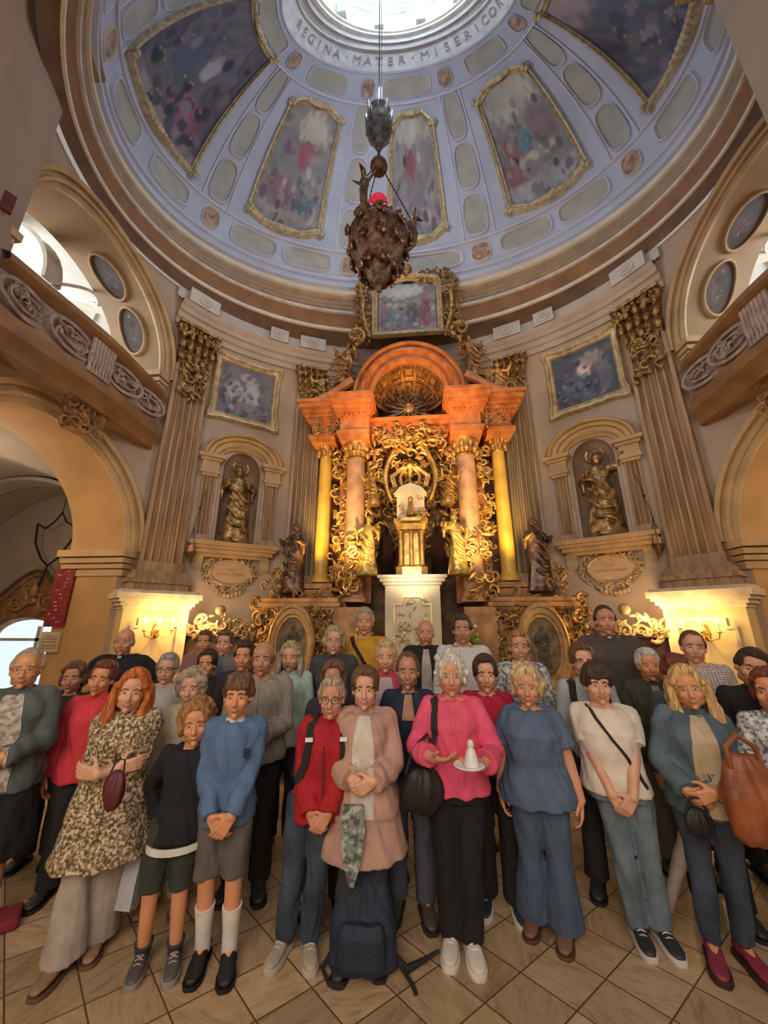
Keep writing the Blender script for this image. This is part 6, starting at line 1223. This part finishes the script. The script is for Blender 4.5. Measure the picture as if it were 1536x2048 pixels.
# ---------- back row
person('bald priest in black with white collar beside the left sconce', 255, 1257, 3.9, fem=False, pose='wide', skn='a', hair=('bald', 'grey'), mouth='smile', top=('cassock', (.014, .013, .015)), build=1.2, extra=lambda e, rg: (lambda mb: (mb.box((rg.neck.x, -.085*rg.k, 1.425*rg.k*rg.f), (.035, .012, .022)), mb.build('white_collar', C('white_cotton', (.8, .8, .8)), e, smooth=False))[0] and None)(MB()))
person('short haired man, left of the two heads under the left gilt crest', 412, 1262, 4.85, fem=False, pose='down', skn='a', hair=('short', 'brown'), top=('shirt', (.30, .16, .14)))
person('man in grey suit with striped tie under the left gilt crest', 452, 1262, 4.35, fem=False, pose='down', skn='b', hair=('short', 'brown'), top=('jacket', (.20, .20, .20)), inner=(.04, (.12, .13, .22)))
person('grey haired man in mustard top with black cross strap, left of the tabernacle', 730, 1217, 4.3, fem=False, pose='down', skn='a', hair=('short', 'grey'), top=('sweater', (.62, .33, .03)), extra=lambda e, rg: strap(e, rg, ((-.12, -.02, 1.44), (-.09, -.115, 1.36), (.0, -.150, 1.22), (.10, -.150, 1.08), (.15, -.13, 1.0)), .018, BLK) and None)
person('balding man in black suit in front of the tabernacle', 850, 1240, 4.4, fem=False, pose='down', skn='a', hair=('bald', 'grey'), top=('jacket', (.016, .015, .02)), inner=(.05, (.5, .45, .42)))
person('tall man with dark hair in pale plaid shirt, right of the tabernacle', 922, 1230, 4.0, fem=False, pose='down', skn='c', hair=('short', 'dark'), top=('shirt', PLAID1), build=1.15)
person('young dark haired priest in long taupe coat standing tall on the right', 1205, 1212, 4.2, fem=False, pose='down', skn='a', hair=('crop', 'dark'), top=('cassock', (.085, .07, .06)), build=1.15, extra=lambda e, rg: (lambda mb: (mb.box((rg.neck.x, -.085*rg.k, 1.425*rg.k*rg.f), (.03, .012, .018)), mb.build('white_collar', C('white_cotton', (.8, .8, .8)), e, smooth=False))[0] and None)(MB()))
# ---------- things standing or held
bp = empty('backpack', 'dark navy backpack leaning on the legs of the woman in dusty pink', 'backpack', atz(728, 1925)+Vector((0, -.02, 0)))
NAVY = C('navy_nylon', (.018, .026, .05), .7, bump=.4, bscale=40)
mb = MB(); mb.rings([[(w_*math.copysign(abs(math.cos(a))**.6, math.cos(a))+ox, d*math.copysign(abs(math.sin(a))**.6, math.sin(a))+oy, z) for a in [2*PI*j/20 for j in range(20)]] for z, w_, d, ox, oy in ((.01, .17, .09, 0, 0), (.04, .19, .12, 0, 0), (.2, .185, .12, 0, .01), (.34, .15, .10, -.01, .04), (.46, .10, .07, -.01, .07), (.52, .04, .03, -.01, .09))]); link(remesh(mb, .009, 2, 'bag', .005, 4), 'bag_body', NAVY, bp)
mb = MB(); mb.rings([[(w_*math.copysign(abs(math.cos(a))**.6, math.cos(a)), -.11+d*math.sin(a), z) for a in [2*PI*j/16 for j in range(16)]] for z, w_, d in ((.04, .12, .03), (.08, .14, .05), (.2, .13, .045), (.25, .11, .02))]); link(remesh(mb, .008, 2, 'p', .003, 5), 'front_pocket', NAVY, bp)
mb = MB(); mb.tube([(-.01, .09, .50), (-.03, .06, .58), (.03, .06, .58), (.01, .09, .50)], .008, 6); mb.build('top_handle', BLK, bp)
mb = MB(); mb.tube([(.15, -.02, .08), (.24, -.03, .02), (.33, .02, .03), (.42, .06, .05)], [.018, .02, .012, .008], 6); mb.tube([(.2, -.03, .04), (.27, -.1, .012), (.29, -.15, .012)], .010, 6); mb.build('loose_strap', BLK, bp)
mb = MB(); mb.tube([(-.15, -.02, .1), (-.22, -.06, .02), (-.16, -.14, .014), (-.08, -.15, .016)], .012, 6); mb.build('loose_strap', BLK, bp)
# white figurine on a dish in the hands of the woman in pink
P = at(938, 1535, 2.36); fg = empty('figurine', 'small white figurine on a white dish held by the woman in pink', 'figurine', P)
WCER = mat('white_ceramic', (.85, .80, .76), .3)
mb = MB(); mb.lathe([(.01, -.004), (.07, 0), (.085, .012), (.08, .016), (.06, .008), (.01, .006)], (0, 0, 0), 24); mb.build('dish', WCER, fg)
mb = MB(); mb.lathe([(.038, .008), (.042, .02), (.034, .05), (.022, .085), (.014, .095), (.02, .11), (.016, .128), (.004, .136)], (.015, 0, 0), 16); mb.build('figure', WCER, fg)
# shoulder bag of the woman in pink
P = at(845, 1580, 2.62); b = empty('shoulder_bag', 'black shoulder bag hanging at the hip of the woman in pink', 'bag', P)
mb = MB(); mb.ell((0, 0, 0), (.13, .07, .13), nu=18, nv=12); link(remesh(mb, .01, 1, 'b', .004, 2), 'bag_body', C('black_leather', (.015, .012, .012), .5), b)
mb = MB(); mb.tube([(-.10, 0, .08), (-.05, 0, .22), (.04, .0, .3), (.06, .02, .24)], .010, 6); mb.build('handle', BLK, b)
# white paper bag
P = at(255, 1745, 2.62); b = empty('paper_bag', 'pale grey-white carrier bag hanging beside the curly haired boy', 'bag', P)
mb = MB(); mb.rings([[(x*w_+dx, y*w_*.9, z) for x, y in ((-.11, -.04), (.11, -.05), (.11, .04), (-.11, .05))] for z, w_, dx in ((-.16, 1.0, -.03), (0, .92, -.01), (.15, .62, .03))]); mb.build('bag_body', C('pale_paper', (.52, .54, .58), .8, bump=.5, bscale=20), b, smooth=False)
mb = MB(); mb.tube([(-.03, -.03, .15), (.0, -.02, .26), (.06, -.02, .26), (.08, -.03, .15)], .006, 6); mb.build('handle', C('pale_paper', (.5, .5, .5)), b)
# leather bag at the right edge
P = at(1502, 1592, 2.52); b = empty('leather_bag', 'large cognac leather shoulder bag at the right edge of the group', 'bag', P)
LEA = mat('cognac_leather', (.34, .10, .035), .45, 0, .25, 6, .3, 20)
mb = MB(); mb.rings([[(w_*math.copysign(abs(math.cos(a))**.6, math.cos(a))+ox, d*math.sin(a), z) for a in [2*PI*j/20 for j in range(20)]] for z, w_, d, ox in ((-.22, .12, .05, .04), (-.18, .16, .07, .03), (0, .15, .08, .0), (.14, .11, .05, 0), (.2, .08, .02, 0))]); link(remesh(mb, .01, 2, 'b', .005, 3), 'bag_body', LEA, b)
mb = MB(); mb.tube([(-.09, -.03, .14), (-.10, -.04, .24), (-.02, -.02, .30), (.06, -.03, .24), (.07, -.03, .14)], .014, 8); mb.build('handle', LEA, b)
# furled umbrella
a = at(1385, 1640, 2.85); c = atz(1318, 1868); um = empty('umbrella', 'furled light grey umbrella held by the woman with golden curls, tip on the floor', 'umbrella', c)
a = a-c; mb = MB(); mb.tube([a*t for t in (0.03, .1, .3, .6, .9, .95)], [.012, .026, .034, .042, .046, .018], 12); link(remesh(mb, .007, 1, 'u', .003, 6), 'furled_canopy', C('light_grey_nylon', (.30, .25, .21), .6), um)
mb = MB(); mb.tube([Vector((0, 0, 0)), a*.05], .006, 6); mb.tube([a*.93, a*1.15, a*1.2+Vector((.03, 0, .0))], .012, 8); mb.build('shaft', BLK, um)
# dark handbag in the hand of the woman with golden curls
b = empty('handbag', 'small black handbag hanging from the arm of the woman in denim jacket', 'bag', at(1398, 1645, 2.66)); mb = MB(); mb.ell((0, 0, 0), (.08, .04, .075), nu=16, nv=10); link(remesh(mb, .009, 1, 'b', .004, 8), 'bag_body', C('black_leather', (.01, .01, .01)), b)
mb = MB(); mb.tube([(-.06, 0, .05), (-.02, 0, .12), (.03, 0, .12), (.06, 0, .05)], .008, 6); mb.build('handle', BLK, b)
# brown pouch of the woman with the leopard cardigan
b = empty('wine_pouch', 'wine coloured pouch hanging below the crossed arms of the woman with red hair', 'bag', at(228, 1580, 2.24)); mb = MB(); mb.ell((0, 0, 0), (.06, .04, .10), nu=14, nv=10); link(remesh(mb, .008, 1, 'b', .003, 9), 'bag_body', C('wine_leather', (.12, .02, .025), .5), b)
mb = MB(); mb.tube([(-.04, 0, .07), (-.03, .02, .14), (.02, .02, .14), (.04, 0, .07)], .005, 6); mb.build('strap', BLK, b)
# red cloth lying on the floor at the left edge
P = atz(-12, 1858); mb = MB(); mb.box((0, 0, .03), (.24, .20, .06)); o = mb.build('red_kneeler_corner', C('wine_red_cushion', (.25, .02, .03), bump=.3), smooth=False); o.location = P; o.rotation_euler = (0, 0, .7); o.name = 'kneeling_cushion'; tag(o, 'corner of a dark red kneeling cushion on the floor at the left edge', 'cushion')
bv = o.modifiers.new('b', 'BEVEL'); bv.width = .02; bv.segments = 3
